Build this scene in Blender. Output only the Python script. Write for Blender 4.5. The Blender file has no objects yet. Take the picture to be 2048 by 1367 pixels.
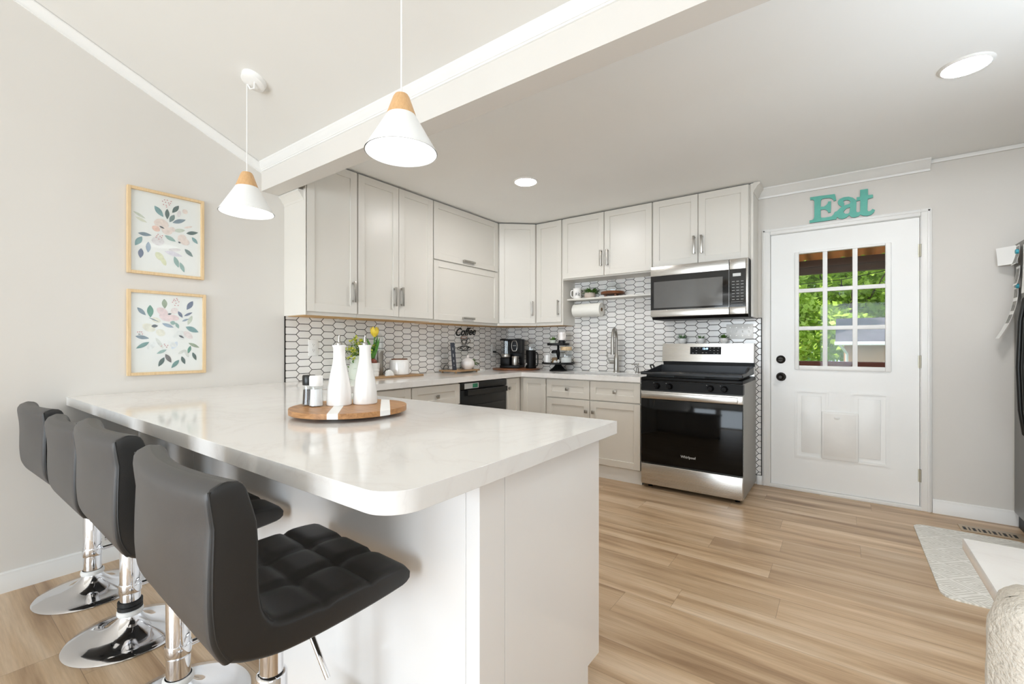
import bpy, bmesh, math, random
from mathutils import Vector, Matrix
from mathutils.geometry import tessellate_polygon
random.seed(7)
SC = bpy.context.scene
COL = SC.collection
PI = math.pi

# ---------------------------------------------------------------- camera
cam_d = bpy.data.cameras.new('camera')
cam_d.sensor_width = 36.0
cam_d.lens = 896.82 / 2048 * 36.0
cam_d.shift_y = 7.24 / 2048
cam_d.clip_start = 0.02
cam = bpy.data.objects.new('camera', cam_d)
COL.objects.link(cam)
cam.location = (3.2316, -4.3215, 1.1785)
cam.rotation_euler = (PI / 2, 0, math.radians(36.28))
SC.camera = cam

# ---------------------------------------------------------------- world, sun, window light, exposure
w = bpy.data.worlds.new('world'); SC.world = w
w.use_nodes = True
bg = w.node_tree.nodes['Background']
bg.inputs[0].default_value = (0.72, 0.85, 1.0, 1)
bg.inputs[1].default_value = .42
sd = bpy.data.lights.new('sun', 'SUN'); sd.energy = 1.5; sd.angle = 0.01; sd.color = (1, .95, .86)
sun = bpy.data.objects.new('sun', sd); COL.objects.link(sun)
sun.rotation_euler = Vector((0.75, 0.35, -0.95)).to_track_quat('-Z', 'Y').to_euler()


DAY = (.80, .905, 1.0)


def area(name, loc, dirv, sx, sy, power, color=(1, .97, .93)):
    d = bpy.data.lights.new(name, 'AREA'); d.shape = 'RECTANGLE'; d.size = sx; d.size_y = sy
    d.energy = power; d.color = color
    o = bpy.data.objects.new(name, d); COL.objects.link(o); o.location = loc
    o.rotation_euler = Vector(dirv).to_track_quat('-Z', 'Y').to_euler()
    return o


area('daylight_window_one', (1.35, -9.9, 1.2), (0, 1, 0), 1.9, 2.1, 49, DAY)
area('daylight_window_two', (3.75, -9.9, 1.2), (0, 1, 0), 1.9, 2.1, 49, DAY)
ar = area('added_ceiling_fill', (4.9, -2.5, 1.5), (-.6, 0, .8), 1.1, 1.1, 6.5, DAY)  # added light from an assumed window, tilted up to brighten the kitchen ceiling
ar.data.spread = math.radians(125)
area('daylight_window_three', (4.92, -5.6, 1.45), (-1, 0, 0), 1.6, 1.6, 5, DAY)
SC.view_settings.view_transform = 'Standard'
SC.view_settings.look = 'None'
SC.view_settings.gamma = 1.0
SC.view_settings.use_curve_mapping = False
SC.view_settings.exposure = 1.70
SC.cycles.use_denoising = True
SC.cycles.max_bounces = 10
SC.cycles.diffuse_bounces = 6
SC.cycles.caustics_reflective = False
SC.cycles.caustics_refractive = False
SC.cycles.sample_clamp_indirect = 6


# ---------------------------------------------------------------- materials
def lin(c):
    r = []
    for x in c:
        x = x / 255.0
        r.append(x / 12.92 if x <= .04045 else ((x + .055) / 1.055) ** 2.4)
    return (r[0], r[1], r[2], 1)


class NT:
    """little helper for node trees"""
    def __init__(s, name):
        s.m = bpy.data.materials.new(name); s.m.use_nodes = True
        s.t = s.m.node_tree; s.n = s.t.nodes; s.b = s.n['Principled BSDF']; s.out = s.n['Material Output']

    def new(s, t, **k):
        n = s.n.new(t)
        for a, v in k.items(): setattr(n, a, v)
        return n

    def link(s, a, b): s.t.links.new(a, b)

    def put(s, sock, v):
        if isinstance(v, bpy.types.NodeSocket): s.link(v, sock)
        else: sock.default_value = v

    def math(s, op, a, b=0.0, c=None):
        n = s.new('ShaderNodeMath', operation=op)
        s.put(n.inputs[0], a); s.put(n.inputs[1], b)
        if c is not None: s.put(n.inputs[2], c)
        return n.outputs[0]

    def ramp(s, v, stops):
        n = s.new('ShaderNodeValToRGB'); s.put(n.inputs[0], v)
        e = n.color_ramp.elements
        while len(e) < len(stops): e.new(0.5)
        for i, (p, c) in enumerate(stops): e[i].position = p; e[i].color = c
        return n.outputs[0]

    def mix(s, f, a, b, mode='MIX'):
        n = s.new('ShaderNodeMix', data_type='RGBA', blend_type=mode)
        s.put(n.inputs[0], f); s.put(n.inputs[6], a); s.put(n.inputs[7], b)
        return n.outputs[2]

    def noise(s, vec, scale, detail=3, rough=.5, dist=0.0):
        n = s.new('ShaderNodeTexNoise'); s.put(n.inputs['Vector'], vec)
        n.inputs['Scale'].default_value = scale; n.inputs['Detail'].default_value = detail
        n.inputs['Roughness'].default_value = rough; n.inputs['Distortion'].default_value = dist
        return n.outputs[0]

    def pos(s): return s.new('ShaderNodeNewGeometry').outputs['Position']

    def objc(s): return s.new('ShaderNodeTexCoord').outputs['Object']

    def xyz(s, v):
        n = s.new('ShaderNodeSeparateXYZ'); s.link(v, n.inputs[0]); return n.outputs

    def comb(s, x, y, z):
        n = s.new('ShaderNodeCombineXYZ')
        for i, v in enumerate((x, y, z)): s.put(n.inputs[i], v)
        return n.outputs[0]

    def bump(s, h, strength=.2, dist=.01):
        n = s.new('ShaderNodeBump'); s.put(n.inputs['Height'], h)
        n.inputs['Strength'].default_value = strength; n.inputs['Distance'].default_value = dist
        s.link(n.outputs[0], s.b.inputs['Normal'])


def mat(name, rgb, rough=.5, metal=0, var=.03, scale=8, bump=0, bscale=60, coat=0, emit=0, trans=0, aniso=None, spec=None):
    t = NT(name); b = t.b
    c = lin(rgb)
    v = t.noise(t.objc(), scale, 3)
    d = tuple(max(0, x * (1 - var)) for x in c[:3]) + (1,); e = tuple(min(1, x * (1 + var)) for x in c[:3]) + (1,)
    t.link(t.ramp(v, [(.3, d), (.7, e)]), b.inputs['Base Color'])
    b.inputs['Roughness'].default_value = rough; b.inputs['Metallic'].default_value = metal
    if spec is not None: b.inputs['Specular IOR Level'].default_value = spec
    if coat: b.inputs['Coat Weight'].default_value = coat; b.inputs['Coat Roughness'].default_value = .04
    if emit: b.inputs['Emission Color'].default_value = c; b.inputs['Emission Strength'].default_value = emit
    if trans: b.inputs['Transmission Weight'].default_value = trans
    if bump:
        co = t.objc()
        if aniso:
            x = t.xyz(co); co = t.comb(t.math('MULTIPLY', x[0], aniso[0]), t.math('MULTIPLY', x[1], aniso[1]), t.math('MULTIPLY', x[2], aniso[2]))
        t.bump(t.noise(co, bscale, 3), bump, .004)
    return t.m


def thin_glass(name, tint=(250, 252, 252), refl=.07):
    t = NT(name)
    tr = t.new('ShaderNodeBsdfTransparent'); tr.inputs[0].default_value = lin(tint)
    gl = t.new('ShaderNodeBsdfGlossy'); gl.inputs['Roughness'].default_value = .02
    lw = t.new('ShaderNodeLayerWeight'); lw.inputs[0].default_value = .35
    n = t.noise(t.objc(), 3, 1)
    f = t.math('ADD', t.math('MULTIPLY', t.math('POWER', lw.outputs['Facing'], 4.0), .25), t.math('ADD', refl, t.math('MULTIPLY', n, .01)))
    mx = t.new('ShaderNodeMixShader'); t.link(f, mx.inputs[0]); t.link(tr.outputs[0], mx.inputs[1]); t.link(gl.outputs[0], mx.inputs[2])
    t.link(mx.outputs[0], t.out.inputs[0])
    return t.m


def wood(name, c1, c2, rough=.45, stretch=(1, 12, 12), scale=6, coat=0):
    t = NT(name); x = t.xyz(t.objc())
    v = t.comb(t.math('MULTIPLY', x[0], stretch[0]), t.math('MULTIPLY', x[1], stretch[1]), t.math('MULTIPLY', x[2], stretch[2]))
    n = t.noise(v, scale, 5, .6, .6)
    t.link(t.ramp(n, [(.3, lin(c1)), (.7, lin(c2))]), t.b.inputs['Base Color'])
    t.b.inputs['Roughness'].default_value = rough
    if coat: t.b.inputs['Coat Weight'].default_value = coat
    t.bump(n, .08, .002)
    return t.m


def hex_tile(name, axis, u0, v0):
    t = NT(name); x = t.xyz(t.pos())
    P, H, a, b = .098, .0525, .037, .061
    L = math.hypot(H / 2, b - a)
    U = t.math('SUBTRACT', x[axis], u0); V = t.math('SUBTRACT', x[2], v0)

    def lat(du, dv):
        uu = t.math('SUBTRACT', U, du); vv = t.math('SUBTRACT', V, dv)
        iu = t.math('ROUND', t.math('DIVIDE', uu, 2 * P)); iv = t.math('ROUND', t.math('DIVIDE', vv, H))
        au = t.math('ABSOLUTE', t.math('SUBTRACT', uu, t.math('MULTIPLY', iu, 2 * P)))
        av = t.math('ABSOLUTE', t.math('SUBTRACT', vv, t.math('MULTIPLY', iv, H)))
        d1 = t.math('SUBTRACT', H / 2, av)
        d2 = t.math('DIVIDE', t.math('SUBTRACT', t.math('MULTIPLY', t.math('SUBTRACT', b, au), H / 2), t.math('MULTIPLY', av, b - a)), L)
        idx = t.math('ADD', t.math('MULTIPLY', iu, 7.31), t.math('MULTIPLY', iv, 3.77))
        return t.math('MINIMUM', d1, d2), idx

    A, ia = lat(0, 0); B, ib = lat(P, H / 2)
    D = t.math('MAXIMUM', A, B)
    sel = t.math('GREATER_THAN', A, B)
    idx = t.math('ADD', t.math('MULTIPLY', sel, ia), t.math('MULTIPLY', t.math('SUBTRACT', 1.0, sel), t.math('ADD', ib, .37)))
    wn = t.new('ShaderNodeTexWhiteNoise', noise_dimensions='1D'); t.link(idx, wn.inputs['W'])
    tile = t.ramp(wn.outputs[0], [(0, lin((230, 227, 223))), (1, lin((242, 240, 237)))])
    mr = t.new('ShaderNodeMapRange'); t.link(D, mr.inputs[0])
    mr.inputs[1].default_value = .0020; mr.inputs[2].default_value = .0028
    t.link(t.mix(mr.outputs[0], lin((42, 38, 34)), tile), t.b.inputs['Base Color'])
    t.link(t.math('SUBTRACT', .8, t.math('MULTIPLY', mr.outputs[0], .62)), t.b.inputs['Roughness'])
    m2 = t.new('ShaderNodeMapRange'); t.link(D, m2.inputs[0]); m2.inputs[1].default_value = .0008; m2.inputs[2].default_value = .004
    t.bump(m2.outputs[0], .35, .002)
    return t.m


def floor_mat():
    t = NT('plank floor'); x = t.xyz(t.pos())
    W, LN = .185, 1.28
    yr = t.math('DIVIDE', t.math('ADD', x[1], 20.03), W); row = t.math('FLOOR', yr); fy = t.math('FRACT', yr)
    wn = t.new('ShaderNodeTexWhiteNoise', noise_dimensions='1D'); t.link(row, wn.inputs['W'])
    xr = t.math('ADD', t.math('DIVIDE', t.math('ADD', x[0], 20), LN), wn.outputs[0]); ci = t.math('FLOOR', xr); fx = t.math('FRACT', xr)
    w2 = t.new('ShaderNodeTexWhiteNoise', noise_dimensions='2D'); t.link(t.comb(row, ci, 0.0), w2.inputs['Vector'])
    r = w2.outputs[0]
    g = t.comb(t.math('MULTIPLY', x[0], .42), t.math('ADD', t.math('MULTIPLY', x[1], 5.2), t.math('MULTIPLY', r, 9.0)), t.math('MULTIPLY', r, 31.0))
    n1 = t.noise(g, 2.0, 4, .55, .35)
    g2 = t.comb(t.math('MULTIPLY', x[0], 2.5), t.math('ADD', t.math('MULTIPLY', x[1], 60.0), t.math('MULTIPLY', r, 17.0)), r)
    n2 = t.noise(g2, 2.5, 3, .6)
    base = t.ramp(n1, [(.28, lin((150, 119, 88))), (.5, lin((199, 171, 138))), (.74, lin((224, 203, 176)))])
    fine = t.ramp(n2, [(.3, (.86, .84, .82, 1)), (.7, (1.05, 1.05, 1.05, 1))])
    c = t.mix(1.0, base, fine, 'MULTIPLY')
    tint = t.ramp(r, [(0, (.86, .84, .82, 1)), (1, (1.06, 1.05, 1.04, 1))])
    c = t.mix(1.0, c, tint, 'MULTIPLY')
    ey = t.math('MULTIPLY', t.math('MINIMUM', fy, t.math('SUBTRACT', 1.0, fy)), W)
    ex = t.math('MULTIPLY', t.math('MINIMUM', fx, t.math('SUBTRACT', 1.0, fx)), LN)
    e = t.math('MINIMUM', ex, ey)
    mr = t.new('ShaderNodeMapRange'); t.link(e, mr.inputs[0]); mr.inputs[1].default_value = .0004; mr.inputs[2].default_value = .0016
    mr.inputs[3].default_value = .62
    cc = t.new('ShaderNodeMix', data_type='RGBA', blend_type='MULTIPLY'); cc.inputs[0].default_value = 1
    t.link(c, cc.inputs[6]); t.link(t.comb(mr.outputs[0], mr.outputs[0], mr.outputs[0]), cc.inputs[7])
    t.link(cc.outputs[2], t.b.inputs['Base Color'])
    t.link(t.math('ADD', .27, t.math('MULTIPLY', n2, .16)), t.b.inputs['Roughness'])
    t.bump(t.math('ADD', t.math('MULTIPLY', n2, .25), mr.outputs[0]), .12, .002)
    return t.m


def quartz():
    t = NT('white quartz'); p = t.pos()
    n = t.noise(p, 2.2, 5, .6, 1.6)
    v = t.math('ABSOLUTE', t.math('SUBTRACT', n, .5))
    vein = t.ramp(v, [(0, lin((231, 228, 225))), (.012, lin((235, 232, 229))), (.05, lin((237, 235, 232)))])
    sp = t.noise(p, 240, 2)
    t.link(t.mix(t.math('MULTIPLY', sp, .05), vein, lin((190, 186, 180))), t.b.inputs['Base Color'])
    t.b.inputs['Roughness'].default_value = .09
    t.b.inputs['Specular IOR Level'].default_value = .55
    return t.m


def mat_pattern():
    t = NT('printed floor mat'); p = t.objc(); x = t.xyz(p)
    rx = t.math('ADD', t.math('MULTIPLY', x[0], .7071), t.math('MULTIPLY', x[1], .7071))
    ry = t.math('SUBTRACT', t.math('MULTIPLY', x[1], .7071), t.math('MULTIPLY', x[0], .7071))
    def tri(a, s): return t.math('ABSOLUTE', t.math('SUBTRACT', t.math('FRACT', t.math('MULTIPLY', a, s)), .5))
    d = t.math('MINIMUM', tri(rx, 7.0), tri(ry, 7.0))
    rings = t.math('SINE', t.math('MULTIPLY', d, 55.0))
    n = t.noise(p, 26, 3)
    k = t.math('ADD', t.math('MULTIPLY', rings, .35), n)
    t.link(t.ramp(k, [(.3, lin((212, 209, 200))), (.62, lin((234, 231, 223))), (.9, lin((243, 241, 235)))]), t.b.inputs['Base Color'])
    t.b.inputs['Roughness'].default_value = .55
    return t.m


def brushed(name, rgb, rough=.28, axis=0):
    t = NT(name); x = t.xyz(t.objc()); s = [260, 260, 260]; s[axis] = 1.2
    n = t.noise(t.comb(t.math('MULTIPLY', x[0], s[0]), t.math('MULTIPLY', x[1], s[1]), t.math('MULTIPLY', x[2], s[2])), 4, 2)
    c = lin(rgb)
    t.link(t.ramp(n, [(.3, tuple(v * .93 for v in c[:3]) + (1,)), (.7, c)]), t.b.inputs['Base Color'])
    t.b.inputs['Metallic'].default_value = 1
    t.link(t.math('ADD', rough - .04, t.math('MULTIPLY', n, .1)), t.b.inputs['Roughness'])
    return t.m


def leafmat(name, c1, c2):
    t = NT(name); n = t.noise(t.objc(), 30, 2)
    t.link(t.ramp(n, [(.3, lin(c1)), (.7, lin(c2))]), t.b.inputs['Base Color'])
    t.b.inputs['Roughness'].default_value = .5
    return t.m


M = {}
M['wall'] = mat('wall paint', (218, 214, 208), .75, var=.012, scale=1.5, bump=.04, bscale=220)
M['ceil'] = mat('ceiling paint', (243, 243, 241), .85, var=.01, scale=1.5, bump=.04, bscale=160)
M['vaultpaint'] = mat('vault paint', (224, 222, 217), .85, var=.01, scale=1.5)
M['trim'] = mat('trim paint', (232, 231, 228), .35, var=.01)
M['door'] = mat('door paint', (239, 239, 237), .38, var=.012, scale=3)
M['cab'] = mat('cabinet paint', (221, 217, 209), .33, var=.008, scale=3)
M['island'] = mat('glossy white panel', (238, 236, 234), .16, var=.01, scale=2)
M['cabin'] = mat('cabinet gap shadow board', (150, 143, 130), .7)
M['under'] = wood('raw birch underside', (196, 152, 92), (214, 172, 112), .6)
M['nickel'] = brushed('brushed nickel', (178, 174, 167), .34, 2)
M['steel'] = brushed('brushed stainless steel', (208, 205, 200), .27, 0)
M['fridgesteel'] = brushed('dark brushed steel', (128, 126, 122), .34, 2)
M['steelside'] = mat('grey painted steel', (150, 148, 142), .38, .35)
M['chrome'] = mat('polished chrome', (226, 226, 228), .06, 1, var=.01)
M['blackgloss'] = mat('black oven glass', (6, 6, 6), .07, var=.1, spec=.22)
M['mwglass'] = mat('dark microwave glass', (18, 18, 18), .06, var=.05, spec=.4)
M['mwwin'] = mat('microwave window mesh glass', (74, 74, 73), .08, var=.05, spec=.9)
M['black'] = mat('black enamel', (11, 10, 10), .42, var=.1, spec=.18)
M['blackmatte'] = mat('matt black', (17, 17, 17), .55, var=.1)
M['dwblack'] = mat('black stainless', (48, 48, 47), .3, .6, var=.04)
M['griddle'] = mat('black seasoned metal', (44, 45, 47), .32, .5, var=.06)
M['quartz'] = quartz()
M['floor'] = floor_mat()
M['tileA'] = hex_tile('hex tile left', 1, -2.5455, 1.3125)
M['tileB'] = hex_tile('hex tile back', 0, 1.43, 1.2075)
M['grout'] = mat('dark tile edge', (40, 36, 33), .6)
M['leather'] = mat('charcoal faux leather', (34, 33, 32), .42, var=.05, scale=20, bump=.12, bscale=700)
M['leatherback'] = mat('grey faux leather', (71, 69, 68), .45, var=.04, scale=20, bump=.1, bscale=700)
M['pine'] = wood('light pine', (214, 184, 140), (228, 201, 160), .45, (14, 14, 1.5), 8)
M['lampwood'] = wood('warm beech', (205, 160, 110), (222, 180, 130), .4, (16, 16, 2), 10)
M['acacia'] = wood('acacia board', (150, 104, 62), (196, 146, 96), .4, (2, 14, 14), 6)
M['walnut'] = wood('walnut board', (96, 58, 36), (140, 88, 54), .35, (3, 12, 12), 6)
M['oaktray'] = wood('oak tray', (150, 118, 84), (182, 148, 108), .5, (10, 2, 10), 6)
M['shade'] = mat('white lamp shade', (240, 240, 238), .4, var=.005)
M['whiteplastic'] = mat('white plastic', (238, 237, 234), .3, var=.01)
M['ceramic'] = mat('white glazed ceramic', (240, 238, 235), .12, var=.01, coat=.3)
M['marbleceramic'] = mat('marbled ceramic', (232, 226, 222), .18, var=.06, scale=14)
M['paper'] = mat('paper', (240, 240, 238), .7, var=.01)
M['towel'] = mat('paper towel', (238, 236, 228), .9, var=.01, bump=.2, bscale=160)
M['teal'] = mat('teal painted wood', (96, 178, 162), .5, var=.05, scale=25)
M['burnt'] = mat('brown burnt edge', (82, 62, 48), .7, var=.1)
M['bronze'] = mat('oil rubbed bronze', (40, 36, 32), .35, .8, var=.1)
M['brass'] = mat('dull brass', (178, 172, 156), .45, 1)
M['glass'] = thin_glass('clear glass')
M['pane'] = thin_glass('window glass', (252, 253, 253), .004)
M['salt'] = mat('salt', (240, 240, 240), .9, bump=.2, bscale=300)
M['pepper'] = mat('ground pepper', (70, 56, 46), .9, bump=.3, bscale=300, var=.3, scale=200)
M['green'] = leafmat('green leaves', (58, 98, 34), (104, 146, 58))
M['succ'] = leafmat('succulent leaves', (84, 128, 78), (128, 164, 112))
M['lime'] = leafmat('lime blossom', (172, 190, 40), (218, 214, 76))
M['tulipleaf'] = leafmat('tulip leaves', (62, 122, 46), (98, 156, 66))
M['yellow'] = leafmat('yellow petal', (228, 196, 48), (244, 220, 90))
M['bulb'] = mat('tulip bulb skin', (128, 66, 50), .5, var=.15, scale=40)
M['soil'] = mat('dark soil', (58, 44, 34), .9)
M['mat'] = mat_pattern()
M['knit'] = mat('cream boucle knit', (208, 201, 190), .95, var=.06, scale=90, bump=.9, bscale=230)
M['copper'] = mat('copper brown', (150, 92, 58), .4, .4)
M['book'] = mat('navy book cloth', (34, 36, 46), .6)
M['cream'] = mat('cream card', (234, 232, 228), .5)
M['glowwarm'] = mat('lamp diffuser', (250, 251, 252), .5, emit=2.6, var=0)
M['glow'] = mat('recessed light diffuser', (250, 248, 246), .5, emit=52, var=0)
M['bluedisplay'] = mat('blue display digits', (140, 200, 255), .4, emit=2.5, var=0)
M['iconlight'] = mat('pale panel print', (168, 168, 166), .5)
M['vent'] = mat('beige vent metal', (186, 168, 144), .4, .2)
M['greenlabel'] = mat('green label print', (42, 132, 96), .5, var=.2, scale=60)
M['silverlabel'] = mat('silver label', (206, 208, 206), .35)
M['bluemag'] = mat('blue magnet', (46, 62, 160), .4)
M['tealmag'] = mat('teal magnet', (40, 150, 168), .4)
M['photoprint'] = mat('grey photo print', (128, 126, 120), .35, var=.55, scale=45)
M['peach'] = mat('peach stoneware', (206, 190, 178), .6, var=.06)
M['sage'] = mat('pale sage pot', (216, 222, 208), .5)
M['siding'] = mat('beige siding', (206, 164, 124), .7)
M['shingle'] = mat('grey shingles', (98, 95, 102), .9, var=.35, scale=7, bump=.4, bscale=30)
M['deckwood'] = wood('red brown deck rail', (112, 62, 48), (142, 84, 66), .7)
_t = NT('brown translucent corrugated panel'); _d = _t.new('ShaderNodeBsdfTranslucent'); _x = _t.new('ShaderNodeMixShader')
_d.inputs[0].default_value = lin((214, 172, 128)); _x.inputs[0].default_value = .45
_t.b.inputs['Roughness'].default_value = .5
_t.link(_t.ramp(_t.noise(_t.objc(), 4), [(.3, lin((120, 92, 70))), (.7, lin((150, 118, 88)))]), _t.b.inputs['Base Color'])
_t.link(_t.b.outputs[0], _x.inputs[1]); _t.link(_d.outputs[0], _x.inputs[2]); _t.link(_x.outputs[0], _t.out.inputs[0]); M['patiobrown'] = _t.m
M['beambrown'] = mat('brown patio beam', (96, 76, 58), .6, var=.1)
M['grass'] = mat('lawn', (92, 122, 52), .95, var=.3, scale=6, bump=.5, bscale=60)
M['bark'] = mat('bark', (92, 76, 62), .9, var=.3, scale=12)
M['leaf1'] = leafmat('sunlit tree leaves', (146, 184, 46), (198, 220, 88))
M['leaf2'] = leafmat('deep tree leaves', (70, 112, 40), (112, 150, 58))


# ---------------------------------------------------------------- mesh building
def IDM(u, d, z): return (u, d, z)
def MA(u, d, z): return (d, u, z)          # wall A (left): u along Y, d out of the wall
def MBK(u, d, z): return (u, -d, z)        # wall B (back): u along X, d out of the wall


class MB:
    def __init__(s): s.bm = bmesh.new(); s.mi = 0

    def _absorb(s, tb, Mf):
        vm = {}
        for v in tb.verts: vm[v] = s.bm.verts.new(Mf(*v.co))
        for f in tb.faces:
            try:
                nf = s.bm.faces.new([vm[v] for v in f.verts]); nf.material_index = s.mi
            except ValueError: pass
        tb.free(); return s

    def box(s, x0, x1, y0, y1, z0, z1, bev=0, M=IDM, seg=2):
        tb = bmesh.new()
        bmesh.ops.create_cube(tb, size=1)
        for v in tb.verts:
            v.co = Vector(((x0 + x1) / 2 + v.co.x * (x1 - x0), (y0 + y1) / 2 + v.co.y * (y1 - y0), (z0 + z1) / 2 + v.co.z * (z1 - z0)))
        if bev: bmesh.ops.bevel(tb, geom=list(tb.edges), offset=bev, segments=seg, affect='EDGES', profile=.5)
        return s._absorb(tb, M)

    def prism(s, poly, d0, d1, M=IDM, bev=0, holes=()):
        """poly in (a,b); extruded along third axis c from d0 to d1; M(a,b,c) maps to the world"""
        loops = [list(poly)] + [list(h) for h in holes]
        flat = [p for l in loops for p in l]
        tb = bmesh.new()
        va = [tb.verts.new((p[0], p[1], d0)) for p in flat]; vb = [tb.verts.new((p[0], p[1], d1)) for p in flat]
        if holes:
            for tri in tessellate_polygon([[Vector((p[0], p[1], 0)) for p in l] for l in loops]):
                try: tb.faces.new([va[i] for i in tri]); tb.faces.new([vb[i] for i in reversed(tri)])
                except ValueError: pass
        else:
            tb.faces.new(va); tb.faces.new(list(reversed(vb)))
        k = 0
        for l in loops:
            n = len(l)
            for i in range(n):
                j = (i + 1) % n
                tb.faces.new([va[k + i], vb[k + i], vb[k + j], va[k + j]])
            k += n
        bmesh.ops.recalc_face_normals(tb, faces=tb.faces)
        if bev:
            ed = [e for e in tb.edges if len(e.link_faces) == 2 and abs(e.verts[0].co.z - e.verts[1].co.z) < 1e-6]
            bmesh.ops.bevel(tb, geom=ed, offset=bev, segments=2, affect='EDGES', profile=.5)
        return s._absorb(tb, M)

    def lathe(s, prof, c=(0, 0, 0), seg=32, axis='Z', cap=True):
        rings = []
        def P(r, a, h):
            x, y = r * math.cos(a), r * math.sin(a)
            if axis == 'Z': q = (x, y, h)
            elif axis == 'Y': q = (x, h, y)
            else: q = (h, x, y)
            return (q[0] + c[0], q[1] + c[1], q[2] + c[2])
        for r, h in prof:
            if r < 1e-6: rings.append([s.bm.verts.new(P(0, 0, h))])
            else: rings.append([s.bm.verts.new(P(r, 2 * PI * i / seg, h)) for i in range(seg)])
        for a, b in zip(rings, rings[1:]):
            for i in range(seg):
                j = (i + 1) % seg
                if len(a) == 1 and len(b) == 1: continue
                if len(a) == 1: f = [a[0], b[i], b[j]]
                elif len(b) == 1: f = [a[i], b[0], a[j]]
                else: f = [a[i], b[i], b[j], a[j]]
                nf = s.bm.faces.new(f); nf.material_index = s.mi
        if cap:
            for r in (rings[0], rings[-1]):
                if len(r) > 1:
                    nf = s.bm.faces.new(r); nf.material_index = s.mi
        return s

    def tube(s, pts, r, seg=10, closed=False, M=None):
        pts = [Vector(M(*p)) if M else Vector(p) for p in pts]
        n = len(pts); rings = []
        rr = r if isinstance(r, (list, tuple)) else [r] * n
        up = None
        for i, p in enumerate(pts):
            a = pts[(i - 1) % n] if (closed or i > 0) else p
            b = pts[(i + 1) % n] if (closed or i < n - 1) else p
            t = (b - a).normalized()
            if up is None:
                up = t.orthogonal().normalized()
            up = (up - t * up.dot(t))
            up = up.normalized() if up.length > 1e-6 else t.orthogonal().normalized()
            sd = t.cross(up)
            rings.append([s.bm.verts.new(p + (up * math.cos(2 * PI * k / seg) + sd * math.sin(2 * PI * k / seg)) * rr[i]) for k in range(seg)])
        m = n if closed else n - 1
        for i in range(m):
            a, b = rings[i], rings[(i + 1) % n]
            for k in range(seg):
                j = (k + 1) % seg
                nf = s.bm.faces.new([a[k], b[k], b[j], a[j]]); nf.material_index = s.mi
        if not closed:
            for q in (rings[0], rings[-1]):
                nf = s.bm.faces.new(q); nf.material_index = s.mi
        return s

    def leaf(s, base, d, length, width, fold=.25, droop=.3):
        """one pointed leaf with a middle fold"""
        base = Vector(base); d = Vector(d).normalized()
        side = d.cross(Vector((0, 0, 1)))
        side = side.normalized() if side.length > 1e-4 else Vector((1, 0, 0))
        nrm = side.cross(d)
        L, C, R = [], [], []
        for k in range(5):
            t = k / 4; p = base + d * length * t - Vector((0, 0, 1)) * droop * length * t * t
            wv = width * math.sin(PI * min(1, t * .93 + .07)) * .5
            C.append(s.bm.verts.new(p - nrm * wv * fold))
            L.append(s.bm.verts.new(p - side * wv)); R.append(s.bm.verts.new(p + side * wv))
        for k in range(4):
            for a, b in ((L, C), (C, R)):
                nf = s.bm.faces.new([a[k], b[k], b[k + 1], a[k + 1]]); nf.material_index = s.mi
        return s

    def poly(s, pts):
        f = s.bm.faces.new([s.bm.verts.new(p) for p in pts]); f.material_index = s.mi; return s

    def text(s, body, size, extr, Mf, shear=0.0, bold=0.0):
        c = bpy.data.curves.new('txt', 'FONT'); c.body = body; c.size = size; c.extrude = extr; c.shear = shear
        c.offset = bold; c.resolution_u = 3; c.align_x = 'CENTER'
        o = bpy.data.objects.new('txt', c); COL.objects.link(o)
        dg = bpy.context.evaluated_depsgraph_get()
        me = bpy.data.meshes.new_from_object(o.evaluated_get(dg))
        vs = [s.bm.verts.new(Mf(*v.co)) for v in me.vertices]
        for p in me.polygons:
            try:
                f = s.bm.faces.new([vs[i] for i in p.vertices]); f.material_index = s.mi
            except ValueError: pass
        bpy.data.objects.remove(o); bpy.data.curves.remove(c); bpy.data.meshes.remove(me)
        return s

    def build(s, name, mats, parent=None, origin=None, smooth=38, recalc=True):
        if recalc: bmesh.ops.recalc_face_normals(s.bm, faces=s.bm.faces)
        off = Vector((0, 0, 0)); p = parent
        while p is not None: off += p.location; p = p.parent
        if parent is None:
            if origin is None:
                xs = [v.co for v in s.bm.verts]
                off = Vector(((min(v.x for v in xs) + max(v.x for v in xs)) / 2, (min(v.y for v in xs) + max(v.y for v in xs)) / 2, min(v.z for v in xs)))
            else: off = Vector(origin)
        for v in s.bm.verts: v.co -= off
        me = bpy.data.meshes.new(name); s.bm.to_mesh(me); s.bm.free()
        for m in (mats if isinstance(mats, (list, tuple)) else [mats]):
            me.materials.append(M[m] if isinstance(m, str) else m)
        for pl in me.polygons: pl.use_smooth = True
        me.set_sharp_from_angle(angle=math.radians(smooth))
        o = bpy.data.objects.new(name, me); COL.objects.link(o)
        if parent is not None: o.parent = parent
        else: o.location = off
        return o


def tag(o, label=None, cat=None, group=None, kind=None):
    if label: o['label'] = label
    if cat: o['category'] = cat
    if group: o['group'] = group
    if kind: o['kind'] = kind
    return o


def thing(name, label, cat, loc=(0, 0, 0), group=None, kind=None):
    o = bpy.data.objects.new(name, None); COL.objects.link(o); o.location = loc
    o.empty_display_size = .1
    return tag(o, label, cat, group, kind)


def struct(o): o['kind'] = 'structure'; return o


def dup(o, parent=None, loc=None):
    c = o.copy(); COL.objects.link(c)
    if parent is not None: c.parent = parent
    if loc is not None: c.location = loc
    for ch in list(o.children): dup(ch, c)
    return c


def arc(cx, cy, r, a0, a1, n):
    return [(cx + r * math.cos(a0 + (a1 - a0) * i / n), cy + r * math.sin(a0 + (a1 - a0) * i / n)) for i in range(n + 1)]


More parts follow.
